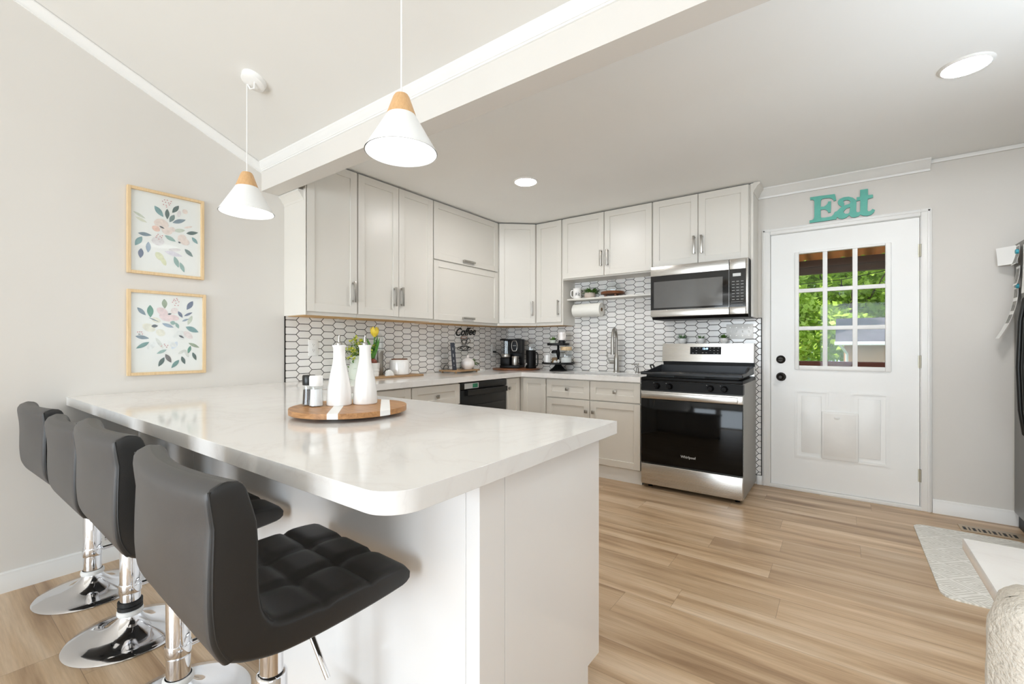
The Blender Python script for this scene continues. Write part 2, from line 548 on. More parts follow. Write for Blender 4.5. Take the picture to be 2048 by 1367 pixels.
# ================================================================ THE ROOM
ZC, ZUB, CT, CTB = 2.494, 1.391, .914, .870
YF, YBM, YBB = -10.0, -2.847, -2.731
RIDGE_Y, XR = -6.4, 5.0
def vz(y): return 2.424 - .4187 * (y + 2.847)
ZR = vz(RIDGE_Y); ZE = ZR - .4187 * (RIDGE_Y - YF)

struct(MB().box(-.12, XR + .12, YF - .12, .12, -.1, 0).build('floor', 'floor'))
prof = [(.12, -.1), (.12, 2.6), (YBM, 2.6), (YBM, vz(YBM) + .05), (RIDGE_Y, ZR + .05), (YF - .12, ZE), (YF - .12, -.1)]
struct(MB().prism(prof, -.12, 0, lambda a, b, c: (c, a, b)).build('wall_left', 'wall'))
# right wall with a window opening and a second one added for ceiling light
m = MB(); WR = XR
for y0, y1, z0, z1 in ((YF - .12, -6.4, -.1, 2.7), (-4.8, -3.1, -.1, 2.6), (-1.9, .12, -.1, 2.6), (-3.1, -1.9, -.1, .95), (-3.1, -1.9, 2.1, 2.6), (-6.4, -4.8, -.1, .65), (-6.4, -4.8, 2.25, 2.7)):
    m.box(WR, WR + .12, y0, y1, z0, z1)
m.prism([(YF - .12, 2.69), (-2.8, 2.59), (-2.8, vz(-2.8) + .05), (RIDGE_Y, ZR + .05), (YF - .12, ZE)], WR, WR + .12, lambda a, b, c: (c, a, b))
struct(m.build('wall_right', 'wall'))
m = MB()
m.box(0, 2.745, 0, .12, -.1, 2.6); m.box(3.696, XR, 0, .12, -.1, 2.6); m.box(2.745, 3.696, 0, .12, 2.107, 2.6)
struct(m.build('wall_back', 'wall'))
m = MB()
for x0, x1, z0, z1 in ((0, .4, 0, ZE), (2.3, 2.8, 0, ZE), (4.7, XR, 0, ZE), (.4, 2.3, 0, .15), (.4, 2.3, 2.25, ZE), (2.8, 4.7, 0, .15), (2.8, 4.7, 2.25, ZE)):
    m.box(x0, x1, YF - .12, YF, z0, z1)
struct(m.build('wall_front', 'wall'))
struct(MB().box(0, XR, YBB, 0, ZC, ZC + .1).build('ceiling', 'ceil'))
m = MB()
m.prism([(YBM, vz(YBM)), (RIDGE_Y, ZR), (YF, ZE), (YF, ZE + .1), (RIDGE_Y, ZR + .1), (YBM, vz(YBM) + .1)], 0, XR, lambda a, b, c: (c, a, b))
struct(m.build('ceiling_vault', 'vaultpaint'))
struct(MB().box(0, XR, YBM, YBB, 2.245, 2.60).build('trim_1', 'wall'))     # dropped beam between the two ceilings


def crown(m, path_fn, h, d):
    """moulded crown profile (out of wall, down from ceiling)"""
    pr = [(0, 0), (d, 0), (d, -.012 * h / .1), (d * .9, -.02 * h / .1), (d * .72, -.034 * h / .1), (d * .5, -.058 * h / .1), (d * .3, -.078 * h / .1),
          (d * .24, -.084 * h / .1), (d * .14, -.086 * h / .1), (d * .14, -h), (0, -h)]
    return path_fn(m, pr)


# crown below the vault on the beam front
m = MB()
pr = [(0, 0), (.030, .0125), (.030, .006), (.027, .001), (.0235, -.004), (.022, -.012), (.016, -.024), (.0095, -.033), (.0085, -.037), (.0055, -.038), (.0055, -.047), (0, -.049)]
m.prism([(YBM - p[0], 2.424 + p[1]) for p in pr], 0, XR, lambda a, b, c: (c, a, b))
struct(m.build('trim_2', 'trim'))
# sloping trim where the vault meets the left wall
m = MB()
y0, y1 = YBM, RIDGE_Y
for (ya, yb) in ((YBM, RIDGE_Y), (RIDGE_Y, YF)):
    za, zb_ = (vz(ya) if ya != YF else ZE), (vz(yb) if yb != YF else ZE)
    prr = [(0, 0), (.03, 0), (.03, -.008), (.023, -.016), (.015, -.03), (.008, -.044), (.007, -.055), (0, -.056)]
    va = [m.bm.verts.new((p[0], ya, za + p[1] - .002)) for p in prr]; vb = [m.bm.verts.new((p[0], yb, zb_ + p[1] - .002)) for p in prr]
    n = len(prr)
    for i in range(n): m.bm.faces.new([va[i], vb[i], vb[(i + 1) % n], va[(i + 1) % n]])
    m.bm.faces.new(va); m.bm.faces.new(vb)
struct(m.build('trim_3', 'trim'))
# crown over the door, then the thin strip to its right
m = MB()
pr = [(0, 0), (.07, 0), (.07, -.01), (.06, -.018), (.046, -.032), (.03, -.052), (.016, -.062), (.014, -.076), (0, -.076)]
m.prism([(-p[0], ZC - .001 + p[1]) for p in pr], 2.662, 3.74, lambda a, b, c: (c, a, b))
struct(m.build('trim_4', 'trim'))
struct(MB().box(3.742, XR, -.014, 0, 2.466, ZC - .001, .003).build('trim_5', 'trim'))
# baseboards
def baseboard(name, M_, u0, u1):
    m = MB()
    m.prism([(0, 0), (.017, 0), (.017, .066), (.012, .078), (.012, .09), (.006, .096), (0, .096)], u0, u1, lambda a, b, c: M_(c, a, b))
    struct(m.build(name, 'trim'))
baseboard('baseboard_left', MA, YF, -3.53)
baseboard('baseboard_back', MBK, 3.752, XR)
# short piece between the stove and the door
struct(MB().box(2.655, 2.692, -.016, 0, 0, .078, .002).build('baseboard_back_short', 'trim'))


def window(name, M_, u0, u1, z0, z1):
    r = thing(name, None, None, M_((u0 + u1) / 2, 0, z0)); struct(r)
    m = MB()
    for a in ((u0 - .07, u0 + .03, z0 - .07, z1 + .07), (u1 - .03, u1 + .07, z0 - .07, z1 + .07)): m.box(a[0], a[1], -.1, .015, a[2], a[3], 0, M_)
    for a in ((z0 - .07, z0 + .03), (z1 - .03, z1 + .07), ((z0 + z1) / 2 - .02, (z0 + z1) / 2 + .02)): m.box(u0, u1, -.1, .015, a[0], a[1], 0, M_)
    m.build('window_frame', 'trim', r)
    MB().box(u0, u1, -.06, -.055, z0, z1, 0, M_).build('pane', 'pane', r)
window('window_1', lambda u, d, z: (u, YF + d, z), .4, 2.3, .15, 2.25)
window('window_2', lambda u, d, z: (u, YF + d, z), 2.8, 4.7, .15, 2.25)
window('added_window_4', lambda u, d, z: (XR - d, u, z), -3.1, -1.9, .95, 2.1)  # added window, out of view, made for the kitchen ceiling light
window('window_3', lambda u, d, z: (XR - d, u, z), -6.4, -4.8, .65, 2.25)

# ---------------------------------------------------------------- door_1
dx0, dx1, dzt = 2.757, 3.684, 2.097
door = struct(thing('door_1', 'white half glass back door with nine panes and a pet flap', None, (3.22, 0, 0)))
gx0, gx1, gz0, gz1 = 2.952, 3.497, 1.016, 1.924
m = MB()
def dbox(a, b, c, d): m.box(a, b, -.004, .038, c, d)
dbox(dx0, gx0, .03, dzt); dbox(gx1, dx1, .03, dzt); dbox(gx0, gx1, .03, gz0); dbox(gx0, gx1, gz1, dzt)
m.build('slab', 'door', door)
m = MB()
for a in ((2.926, 2.956, .985, 1.938), (3.495, 3.530, .985, 1.938)): m.box(a[0], a[1], -.018, 0, a[2], a[3], .005)
for a in ((.985, 1.018), (1.92, 1.938)): m.box(2.9562, 3.4948, -.0178, 0, a[0], a[1], .004)
m.build('glazing_frame', 'door', door)
m = MB()
for x in (3.129, 3.317): m.box(x - .0155, x + .0155, -.012, .01, gz0, gz1, .003)
for z in (1.318, 1.622): m.box(gx0, gx1, -.0115, .0095, z - .0155, z + .0155, .003)
m.build('muntin_grid', 'door', door)
xs = [gx0, 3.129, 3.317, gx1]; zs = [gz0, 1.318, 1.622, gz1]
for i in range(3):
    for j in range(3):
        MB().box(xs[i], xs[i + 1], .011, .014, zs[j], zs[j + 1]).build('pane', 'pane', door)
for (a, b, c, d) in ((2.928, 3.151, .275, .820), (3.29, 3.514, .281, .820)):
    m = MB()
    m.prism([(a, c), (b, c), (b, d), (a, d)], -.0045, -.011, lambda x, y, z: (x, z, y), 0,
            [[(a + .016, c + .016), (b - .016, c + .016), (b - .016, d - .016), (a + .016, d - .016)]])
    m.box(a + .045, b - .045, -.0085, -.004, c + .045, d - .045, .004)
    m.build('raised_panel', 'door', door)
flap = MB()
flap.box(3.107, 3.338, -.022, -.004, .288, .66, .006)
fl = flap.build('pet_flap', 'whiteplastic', door)
fl['label'] = 'pale grey plastic pet flap'
m = MB(); m.box(3.122, 3.323, -.0235, -.021, .315, .645, .001); m.build('flap_panel', M['cream'], fl)
m = MB(); m.box(3.187, 3.223, -.032, -.022, .610, .623, .005); m.build('latch', 'whiteplastic', fl)
# deadbolt and knob
m = MB(); m.lathe([(0, -.026), (.018, -.026), (.024, -.02), (.031, -.012), (.034, -.004)], (2.828, 0, 1.064), 28, 'Y')
m.box(2.808, 2.848, -.036, -.024, 1.060, 1.068, .003)
m.build('deadbolt', 'bronze', door)
m = MB(); m.lathe([(0, -.062), (.012, -.062), (.015, -.056), (.02, -.058), (.027, -.052), (.03, -.042), (.026, -.032), (.014, -.026), (.014, -.016), (.032, -.012), (.036, -.004)], (2.83, 0, .921), 28, 'Y')
m.build('door_knob', 'bronze', door)
for z in (1.859, 1.063, .249):
    m = MB(); m.lathe([(.006, z - .045), (.006, z + .045)], (3.6885, -.012, 0), 10); m.box(3.676, 3.696, -.008, -.003, z - .045, z + .045)
    m.build('hinge', 'brass', door)
m = MB(); m.box(dx0 - .01, dx1 + .01, -.02, .1, 0, .028, .004); m.build('threshold', 'trim', door)
# casing with mitred corners, jamb
m = MB()
def casing_prof(m, x0, x1, z0, z1):
    m.box(x0, x1, -.016, 0, z0, z1, .004)
casing_prof(m, 2.692, 2.752, 0, 2.152); casing_prof(m, 3.69, 3.749, 0, 2.152)
m.box(2.752, 3.69, -.016, 0, 2.104, 2.152, .004)
m.box(2.70, 2.715, -.021, 0, 0, 2.145, .003); m.box(3.725, 3.74, -.021, 0, 0, 2.145, .003); m.box(2.7, 3.74, -.021, 0, 2.13, 2.145, .003)
m.box(2.746, 2.754, -.002, .115, 0, 2.103); m.box(3.687, 3.695, -.002, .115, 0, 2.103); m.box(2.746, 3.695, -.002, .115, 2.100, 2.107)
struct(m.build('trim_6', 'trim'))

# ---------------------------------------------------------------- tiled backsplash
m = MB(); m.box(-2.684, -.0081, 0, .008, CT + .0005, ZUB, 0, MA); struct(m.build('backsplash_left', 'tileA'))
m = MB()
for x0, x1, z0, z1 in ((0.0, .909, CT + .0005, ZUB), (.909, 1.86, CT + .0005, 1.853), (1.86, 2.688, .08, 1.41)):
    m.box(x0, x1, 0, .008, z0, z1, 0, MBK)
struct(m.build('backsplash_back', 'tileB'))
m = MB(); m.box(-2.690, -2.684, 0, .0095, CT + .0005, ZUB, 0, MA); struct(m.build('trim_7', 'grout'))
m = MB(); m.box(2.684, 2.6915, .0, .0095, .08, 1.41, 0, MBK); m.box(2.64, 2.6915, .0, .0095, 1.408, 1.414, 0, MBK); m.box(2.64, 2.6915, .0, .0095, .076, .082, 0, MBK)
struct(m.build('trim_8', 'grout'))

# ================================================================ CABINETS
def shaker(parent, Mf, u0, u1, z0, z1, d1, rail=.057, name='door', th=.02, rec=.009):
    m = MB(); d0 = d1 - th
    m.box(u0, u0 + rail, d0, d1, z0, z1, .0016, Mf, 1); m.box(u1 - rail, u1, d0, d1, z0, z1, .0016, Mf, 1)
    m.box(u0 + rail - .002, u1 - rail + .002, d0, d1 - .0002, z0, z0 + rail, .0016, Mf, 1)
    m.box(u0 + rail - .002, u1 - rail + .002, d0, d1 - .0002, z1 - rail, z1, .0016, Mf, 1)
    m.box(u0 + rail - .01, u1 - rail + .01, d0 + .001, d1 - rec, z0 + rail - .01, z1 - rail + .01, 0, Mf)
    return m.build(name, 'cab', parent)


def pull(parent, Mf, u, z, d, ln=.155, horiz=False, wd=.019):
    """flat square bar pull on two posts"""
    m = MB(); h = ln / 2
    if horiz:
        m.box(u - h, u + h, d + .02, d + .03, z - wd / 2, z + wd / 2, .002, Mf)
        for s in (-1, 1): m.box(u + s * (h - .012) - .006, u + s * (h - .012) + .006, d - .001, d + .021, z - wd / 2, z + wd / 2, .0015, Mf)
    else:
        m.box(u - wd / 2, u + wd / 2, d + .02, d + .03, z - h, z + h, .002, Mf)
        for s in (-1, 1): m.box(u - wd / 2, u + wd / 2, d - .001, d + .021, z + s * (h - .012) - .006, z + s * (h - .012) + .006, .0015, Mf)
    o = m.build('handle', 'nickel', parent); return o


def knob(parent, Mf, u, z, d):
    m = MB(); m.box(u - .0145, u + .0145, d + .012, d + .021, z - .0145, z + .0145, .0025, Mf)
    m.box(u - .005, u + .005, d - .001, d + .013, z - .005, z + .005, 0, Mf)
    return m.build('knob', 'nickel', parent)


def carcass(parent, Mf, u0, u1, z0, z1, dep, under=True, name='carcass'):
    m = MB()
    m.box(u0, u1, .0005, dep, z0, z1 - .012, .001, Mf, 1)
    o = m.build(name, 'cab', parent)
    m = MB(); m.box(u0 + .004, u1 - .004, .0005, dep - .012, z1 - .012, z1 - .002, 0, Mf); m.build('gap_shade_strip', 'cabin', parent)  # strip below the ceiling, gap shade put into its darker colour
    if under:
        m = MB(); m.box(u0 + .018, u1 - .018, .012, dep - .018, z0 - .003, z0 + .001, 0, Mf); m.build('underside_board', 'under', parent)
    return o


UG = 'white shaker wall cabinets'
ZT = 2.492
DA, FA = .266, .287
def upper(label, u0, u1, z0, Mf=MA, dep=DA, under=True):
    r = thing('wall_cabinet', label, 'cabinet', Mf((u0 + u1) / 2, .0, z0), UG)
    carcass(r, Mf, u0, u1, z0, ZT, dep, under)
    return r


DT = 2.479
c = upper('tall white wall cabinet with one door at the beam end of the left wall', -2.686, -2.2775, ZUB)
d = shaker(c, MA, -2.679, -2.284, 1.416, DT, FA); pull(d, MA, -2.318, 1.578, FA)
# crown piece along the exposed side, tucked behind the beam
m = MB()
m.prism([(-2.687, 2.175), (-2.692, 2.175), (-2.694, 2.19), (-2.703, 2.198), (-2.716, 2.222), (-2.729, 2.232), (-2.729, 2.2446), (-2.687, 2.2446)], .0, .262, lambda a, b, c: (c, a, b))
m.build('side_crown', 'cab', c)
m = MB(); m.box(.0, .287, -2.690, -2.6862, ZUB, 2.485); m.build('side_panel', 'cab', c)
c = upper('white wall cabinet with two tall doors over the flower pots', -2.2765, -1.4995, ZUB)
d = shaker(c, MA, -2.273, -1.890, 1.416, DT, FA); pull(d, MA, -1.935, 1.577, FA)
d = shaker(c, MA, -1.886, -1.504, 1.416, DT, FA); pull(d, MA, -1.862, 1.583, FA)
c = upper('white wall cabinet with two stacked lift up doors over the coffee sign', -1.4985, -.547, ZUB - .004)
d = shaker(c, MA, -1.492, -.562, 1.961, DT, FA); pull(d, MA, -1.036, 1.995, FA, .165, True)
d = shaker(c, MA, -1.492, -.562, 1.412, 1.950, FA); pull(d, MA, -1.044, 1.443, FA, .165, True)
# diagonal corner
r = thing('wall_cabinet', 'diagonal white corner wall cabinet above the coffee machine', 'cabinet', (.25, -.25, ZUB), UG)
m = MB(); m.prism([(.0005, -.0005), (.0005, -.546), (.266, -.546), (.5785, -.266), (.5785, -.0005)], ZUB, ZT - .012, IDM); m.build('carcass', 'cab', r)
m = MB(); m.prism([(.02, -.02), (.02, -.53), (.255, -.53), (.565, -.255), (.565, -.02)], ZUB - .003, ZUB + .001, IDM); m.build('underside_board', 'under', r)
m = MB(); m.prism([(.01, -.01), (.01, -.53), (.25, -.535), (.565, -.255), (.565, -.01)], ZT - .012, ZT - .002, IDM); m.build('gap_shade_strip', 'cabin', r)
P0 = Vector((.2665, -.5462, 0)); P1 = Vector((.5785, -.2662, 0)); ee = (P1 - P0).normalized(); nn = Vector((ee.y, -ee.x, 0)); LD = (P1 - P0).length
def MD(u, d, z): q = P0 + ee * u + nn * d; return (q.x, q.y, z)
d = shaker(r, MD, .018, LD - .012, 1.416, DT, .021); pull(d, MD, LD - .05, 1.575, .021)
BG = .26
c = upper('tall narrow white wall cabinet left of the open tiled shelf niche', .5795, .9085, ZUB, MBK, BG)
d = shaker(c, MBK, .590, .896, 1.423, DT, .281); pull(d, MBK, .866, 1.573, .281, .155, False, .012)
c = upper('white two door wall cabinet over the floating shelf', .9095, 1.8465, 1.852, MBK, BG, False)
d = shaker(c, MBK, .914, 1.371, 1.864, DT, .281); pull(d, MBK, 1.345, 2.03, .281)
d = shaker(c, MBK, 1.377, 1.842, 1.864, DT, .281); pull(d, MBK, 1.411, 2.03, .281)
c = upper('white two door wall cabinet directly over the microwave', 1.8475, 2.6345, 1.879, MBK, BG, False)
d = shaker(c, MBK, 1.854, 2.240, 1.886, DT, .281); pull(d, MBK, 2.211, 2.042, .281)
d = shaker(c, MBK, 2.245, 2.629, 1.886, DT, .281); pull(d, MBK, 2.273, 2.041, .281)
m = MB(); m.box(2.643, 2.661, .0005, .262, 1.412, ZT - .006, .001, MBK, 1); m.box(2.635, 2.644, .0005, .25, 1.87, ZT - .006, .0, MBK)
m.build('side_panel', 'cab', c)
m = MB()
m.prism([(2.661, 2.412), (2.664, 2.412), (2.667, 2.428), (2.675, 2.436), (2.692, 2.464), (2.708, 2.476), (2.71, 2.491), (2.661, 2.491)], .0, .262, lambda a, b, c: (a, -c, b))
m.build('side_crown', 'cab', c)

# ---------------------------------------------------------------- base cabinets
FB = .64
def base(label, Mf, u0, u1, group='white shaker base cabinets', dep=.619, sink=False):
    r = thing('base_cabinet', label, 'cabinet', Mf((u0 + u1) / 2, 0, 0), group)
    m = MB()
    if sink:
        m.box(u0, u1, .002, dep, .115, .66, .001, Mf, 1); m.box(u0, u1, .588, dep, .6602, CTB - .001, .001, Mf, 1)
    else: m.box(u0, u1, .002, dep, .115, CTB - .001, .001, Mf, 1)
    m.build('carcass', 'cab', r)
    m = MB(); m.box(u0, u1, .02, dep - .004, 0, .114, 0, Mf); m.build('toe_kick', 'trim', r)
    return r


c = base('white base cabinet with a shallow top drawer beside the breakfast bar', MA, -2.83, -2.061)
d = shaker(c, MA, -2.82, -2.066, .69, .858, FB, name='drawer'); knob(d, MA, -2.44, .775, FB)
shaker(c, MA, -2.82, -2.447, .122, .68, FB); shaker(c, MA, -2.443, -2.066, .122, .68, FB)
c = base('white base cabinet with a square knobbed drawer left of the dishwasher', MA, -2.060, -1.527)
d = shaker(c, MA, -2.055, -1.533, .69, .858, FB, name='drawer'); knob(d, MA, -1.80, .773, FB)
d = shaker(c, MA, -2.055, -1.533, .122, .68, FB); knob(d, MA, -1.58, .62, FB)
c = base('narrow white base cabinet door between dishwasher and corner', MA, -.870, -.62)
d = shaker(c, MA, -.866, -.668, .122, .858, FB, .05); knob(d, MA, -.845, .768, FB)
c = base('narrow white base cabinet at the inner corner under the black tiered stand', MBK, .6205, .936)
shaker(c, MBK, .668, .930, .122, .858, FB, .05)
c = base('wide white base cabinet with two drawers and two doors under the sink', MBK, .937, 1.874, sink=True)
for (a, b, kx, dx) in ((.942, 1.396, 1.171, 1.367), (1.403, 1.868, 1.642, 1.437)):
    d = shaker(c, MBK, a, b, .69, .858, FB, name='drawer'); knob(d, MBK, kx, .774, FB)
    d = shaker(c, MBK, a, b, .122, .68, FB); knob(d, MBK, dx, .582, FB)

# ---------------------------------------------------------------- breakfast bar
r = thing('peninsula_cabinet', 'white panelled breakfast bar base carrying the big quartz top', 'cabinet', (1.3, -3.2, 0))
PX = 2.55
m = MB(); m.box(.001, PX - .001, -3.426, -2.905, .115, CTB - .001); m.box(.001, PX - .07, -3.426, -2.97, 0, .1145); m.build('carcass', 'island', r)
m = MB(); m.prism([(-3.426, 0), (-2.97, 0), (-2.97, .114), (-2.887, .114), (-2.887, CTB - .001), (-3.426, CTB - .001)], PX - .001, PX + .003, lambda a, b, c: (c, a, b)); m.build('end_panel', 'island', r)
m = MB(); m.box(PX - .04, PX + .0028, -3.5245, -3.4275, 0, CTB - .001, .0008, seg=1); m.build('corner_post', 'island', r)
m = MB()
m.box(.830, PX - .041, -3.525, -3.428, 0, CTB - .001, .001, seg=1)
m.box(.706, .827, -3.525, -3.428, 0, CTB - .001, .001, seg=1)
m.box(.004, .703, -3.522, -3.428, 0, .691, .001, seg=1)
m.box(.004, .703, -3.524, -3.428, .694, CTB - .001, .001, seg=1)
m.build('back_panel', 'island', r)
m = MB(); m.box(PX - .064, PX - .058, -2.976, -2.969, 0, .11); m.build('toe_kick_edge', 'pine', r)
def MP(u, d, z): return (u, -2.885 + d, z)
for i in range(4):
    a = .69 + i * .465
    d = shaker(r, MP, a, a + .459 if i < 3 else PX + .002, .122, .858, .0)
    knob(d, MP, a + .41, .79, 0)

# countertop: one U shaped slab with the sink opening
m = MB()
rr = .075
outer = [(.001, -3.816)] + arc(2.597 - rr, -3.816 + rr, rr, -PI / 2, 0, 10) + [(2.597, -2.833), (.668, -2.833), (.668, -.668), (1.878, -.668), (1.878, -.0085), (.0085, -.0085), (.0085, -2.69), (.001, -2.69)]
hole = [(.985, -.56), (.985, -.155), (1.72, -.155), (1.72, -.56)]
m.prism(outer, CTB, CT, IDM, .0, [hole])
ct = m.build('countertop', 'quartz')
bv = ct.modifiers.new('bevel', 'BEVEL'); bv.width = .0035; bv.segments = 2; bv.limit_method = 'ANGLE'; bv.angle_limit = math.radians(60)
tag(ct, 'glossy white quartz countertop wrapping from the breakfast bar round to the stove', 'countertop')
# sink
r = thing('sink', 'undermount sink set in the quartz under the tall faucet', 'sink', (1.35, -.36, .68))
m = MB()
m.prism([(.975, -.57), (1.73, -.57), (1.73, -.145), (.975, -.145)], .8695, .873, IDM, 0, [[(.99, -.555), (1.715, -.555), (1.715, -.16), (.99, -.16)]])
for a in ((.985, .991, -.56, -.155), (1.714, 1.72, -.56, -.155), (.985, 1.72, -.56, -.554), (.985, 1.72, -.161, -.155)): m.box(a[0], a[1], a[2], a[3], .68, .8705)
m.box(.985, 1.72, -.56, -.155, .675, .682); m.build('basin', 'steel', r)
m = MB(); m.lathe([(0, .6825), (.04, .6825), (.043, .687), (.03, .686), (0, .684)], (1.35, -.36, 0), 20); m.build('drain', 'chrome', r)
# faucet
r = thing('faucet', 'tall brushed nickel pull down faucet with side lever', 'faucet', (1.42, -.09, CT))
fx, fy = 1.42, -.09
m = MB(); m.lathe([(.031, CT), (.031, CT + .008), (.026, CT + .014), (.024, CT + .13), (.022, CT + .16), (.0165, CT + .17), (.0165, CT + .2)], (fx, fy, 0), 20)
m.build('body', 'nickel', r)
sp = Vector((.11, -.994, 0)).normalized()
pts = [(fx, fy, CT + .19), (fx, fy, CT + .33)]
for i in range(1, 13):
    a = PI * i / 12; k = .062 * (1 - math.cos(a)); pts.append((fx + sp.x * k, fy + sp.y * k, CT + .33 + .098 * math.sin(a)))
pts.append((fx + sp.x * .124, fy + sp.y * .124, CT + .31))
MB().tube(pts, .0145, 14).build('neck', 'nickel', r)
q = (fx + sp.x * .124, fy + sp.y * .124)
m = MB(); m.lathe([(.0155, CT + .32), (.017, CT + .31), (.0175, CT + .2), (.0205, CT + .185), (.0205, CT + .178), (0, CT + .178)], (q[0], q[1], 0), 18); m.build('spray_head', 'nickel', r)
m = MB(); m.tube([(fx - .02, fy - .01, CT + .10), (fx - .06, fy - .03, CT + .10)], .016, 14); m.tube([(fx - .055, fy - .028, CT + .10), (fx - .075, fy - .04, CT + .14), (fx - .082, fy - .045, CT + .2)], [.008, .006, .005], 10)
m.build('lever', 'nickel', r)
r = thing('soap_dispenser', 'small nickel soap dispenser between faucet and stove', 'soap dispenser', (1.64, -.1, CT))
m = MB(); m.lathe([(.022, CT), (.022, CT + .006), (.014, CT + .012), (.013, CT + .05), (.008, CT + .055), (.008, CT + .08), (.012, CT + .082), (.012, CT + .092), (0, CT + .092)], (1.64, -.1, 0), 16); m.build('pump_body', 'nickel', r)
MB().tube([(1.64, -.1, CT + .086), (1.59, -.125, CT + .083)], .006, 10).build('nozzle', 'nickel', r)

# ---------------------------------------------------------------- dishwasher
r = thing('dishwasher', 'black dishwasher with energy label under the left counter', 'dishwasher', (.3, -1.2, 0))
m = MB(); m.box(-1.524, -.873, .02, .6, .02, CTB - .004, 0, MA); m.build('tub', 'black', r)
d = MB(); d.box(-1.522, -.876, .6, .632, .11, .795, .003, MA); d.box(-1.522, -.876, .6, .634, .80, CTB - .008, .003, MA)
d.box(-1.49, -.91, .63, .642, .115, .66, .004, MA)
o = d.build('door', 'dwblack', r)
m = MB()
m.prism([(.634, .752), (.668, .75), (.668, .792), (.662, .797), (.634, .797)], -1.462, -.90, lambda a, b, c: (a, c, b)); m.build('handle', 'dwblack', o)
m = MB(); m.box(-1.47, -1.285, .634, .6353, .806, .852, 0, MA); lb = m.build('label_sticker', 'silverlabel', o)
m = MB(); m.box(-1.365, -1.297, .6353, .636, .812, .847, 0, MA); m.build('green_print', 'greenlabel', lb)
MB().box(-1.52, -.878, .3, .58, 0, .1, 0, MA).build('toe_kick', 'black', r)

# ---------------------------------------------------------------- stove
sx0, sx1 = 1.884, 2.650
r = thing('stove', 'stainless freestanding stove with black glass oven door', 'stove', (2.27, -.35, 0))
m = MB(); m.box(sx0 + .004, sx1 - .002, -.628, -.03, .03, .9); m.build('body', 'steelside', r)
for x in (sx0 + .05, sx1 - .05):
    for y in (-.58, -.1):
        m = MB(); m.lathe([(.018, 0), (.018, .006), (.01, .01), (.01, .032)], (x, y, 0), 12); m.build('foot', 'black', r)
m = MB(); m.box(sx0, sx1, -.664, -.629, .034, .205, .006); m.build('drawer', 'steel', r)
od = MB(); od.box(sx0, sx1, -.664, -.629, .214, .742, .004); od = od.build('oven_door', 'blackgloss', r)
m = MB(); m.box(sx0 + .001, sx1 - .001, -.668, -.63, .7425, .806, .004)
m.box(sx0 + .018, sx1 - .03, -.7, -.688, .751, .797, .004)
for x in (sx0 + .03, sx1 - .045): m.box(x - .012, x + .012, -.69, -.666, .756, .792, .002)
m.build('handle', 'steel', od)
m = MB(); m.text('Whirlpool', .027, .0006, lambda x, y, z: (2.262 + x, -.6646 - z, .2915 + y), .05, .0006); lg = m.build('logo', 'iconlight', od)
lg['label'] = 'pale maker name lettering'
cp = MB(); cp.prism([(-.664, .812), (-.652, .886), (-.6, .886), (-.6, .812)], sx0, sx1, lambda a, b, c: (c, a, b)); cp = cp.build('control_panel', 'black', r)
for x in (2.018, 2.119, 2.427, 2.525):
    m = MB(); m.lathe([(.0, -.694), (.016, -.694), (.019, -.688), (.021, -.672), (.024, -.668), (.024, -.654)], (x, 0, .85), 20, 'Y'); m.box(x - .004, x + .004, -.702, -.69, .832, .868, .002)
    m.build('knob', 'black', cp)
    m = MB(); m.box(x - .031, x - .027, -.6605, -.654, .871, .875); m.build('burner_mark', 'iconlight', cp)
m = MB(); m.box(sx0, sx1, -.662, -.05, .889, .918, .006); m.build('cooktop', 'black', r)
m = MB()
for k in range(3):
    a = sx0 + .03 + k * .235; b = a + .225
    for y in (-.6, -.42, -.3, -.12): m.box(a, b, y - .006, y + .006, .918, .938, .002)
    for x in (a, (a + b) / 2, b): m.box(x - .006, x + .006, -.6, -.12, .918, .9375, .002)
m.build('burner_grate', 'blackmatte', r)
# backguard
m = MB(); m.prism([(-.105, 1.035), (-.088, 1.197), (-.03, 1.197), (-.03, .9), (-.06, .9), (-.06, 1.03)], sx0 - .004, sx1 - .006, lambda a, b, c: (c, a, b), .004)
bk = m.build('backguard', 'steel', r)
def MBG(x, z, d=0): t = (z - 1.035) / .162; return (x, -.105 + .017 * t - d, z)
m = MB(); q = [(2.130, 1.101), (2.389, 1.101), (2.389, 1.167), (2.130, 1.167)]
va = [m.bm.verts.new(MBG(x, z, .0015)) for x, z in q]; vb = [m.bm.verts.new(MBG(x, z, -.004)) for x, z in q]
m.bm.faces.new(va); m.bm.faces.new(vb)
for i in range(4): m.bm.faces.new([va[i], va[(i + 1) % 4], vb[(i + 1) % 4], vb[i]])
dp = m.build('display_panel', 'black', bk)
m = MB(); m.text('12:49', .021, .0003, lambda x, y, z: MBG(2.259 + x, 1.144 + y, .0019 + z)); m.build('clock_digits', 'bluedisplay', bk)
m = MB()
for (x, z) in ((2.155, 1.157), (2.184, 1.157), (2.212, 1.157), (2.184, 1.134), (2.155, 1.112), (2.184, 1.112), (2.238, 1.115), (2.268, 1.115), (2.3, 1.157), (2.332, 1.157), (2.368, 1.157), (2.332, 1.136), (2.362, 1.136), (2.332, 1.112), (2.362, 1.112), (2.3, 1.136)):
    p = [MBG(x + a, z + b, .0018) for a, b in ((-.006, -.0014), (.006, -.0014), (.006, .0014), (-.006, .0014))]; m.poly(p)
m.build('button_print', 'iconlight', bk)
m = MB(); m.box(sx0 + .008, sx1 - .004, -.1, -.06, 1.0, 1.034); m.build('vent_slot', 'black', r)
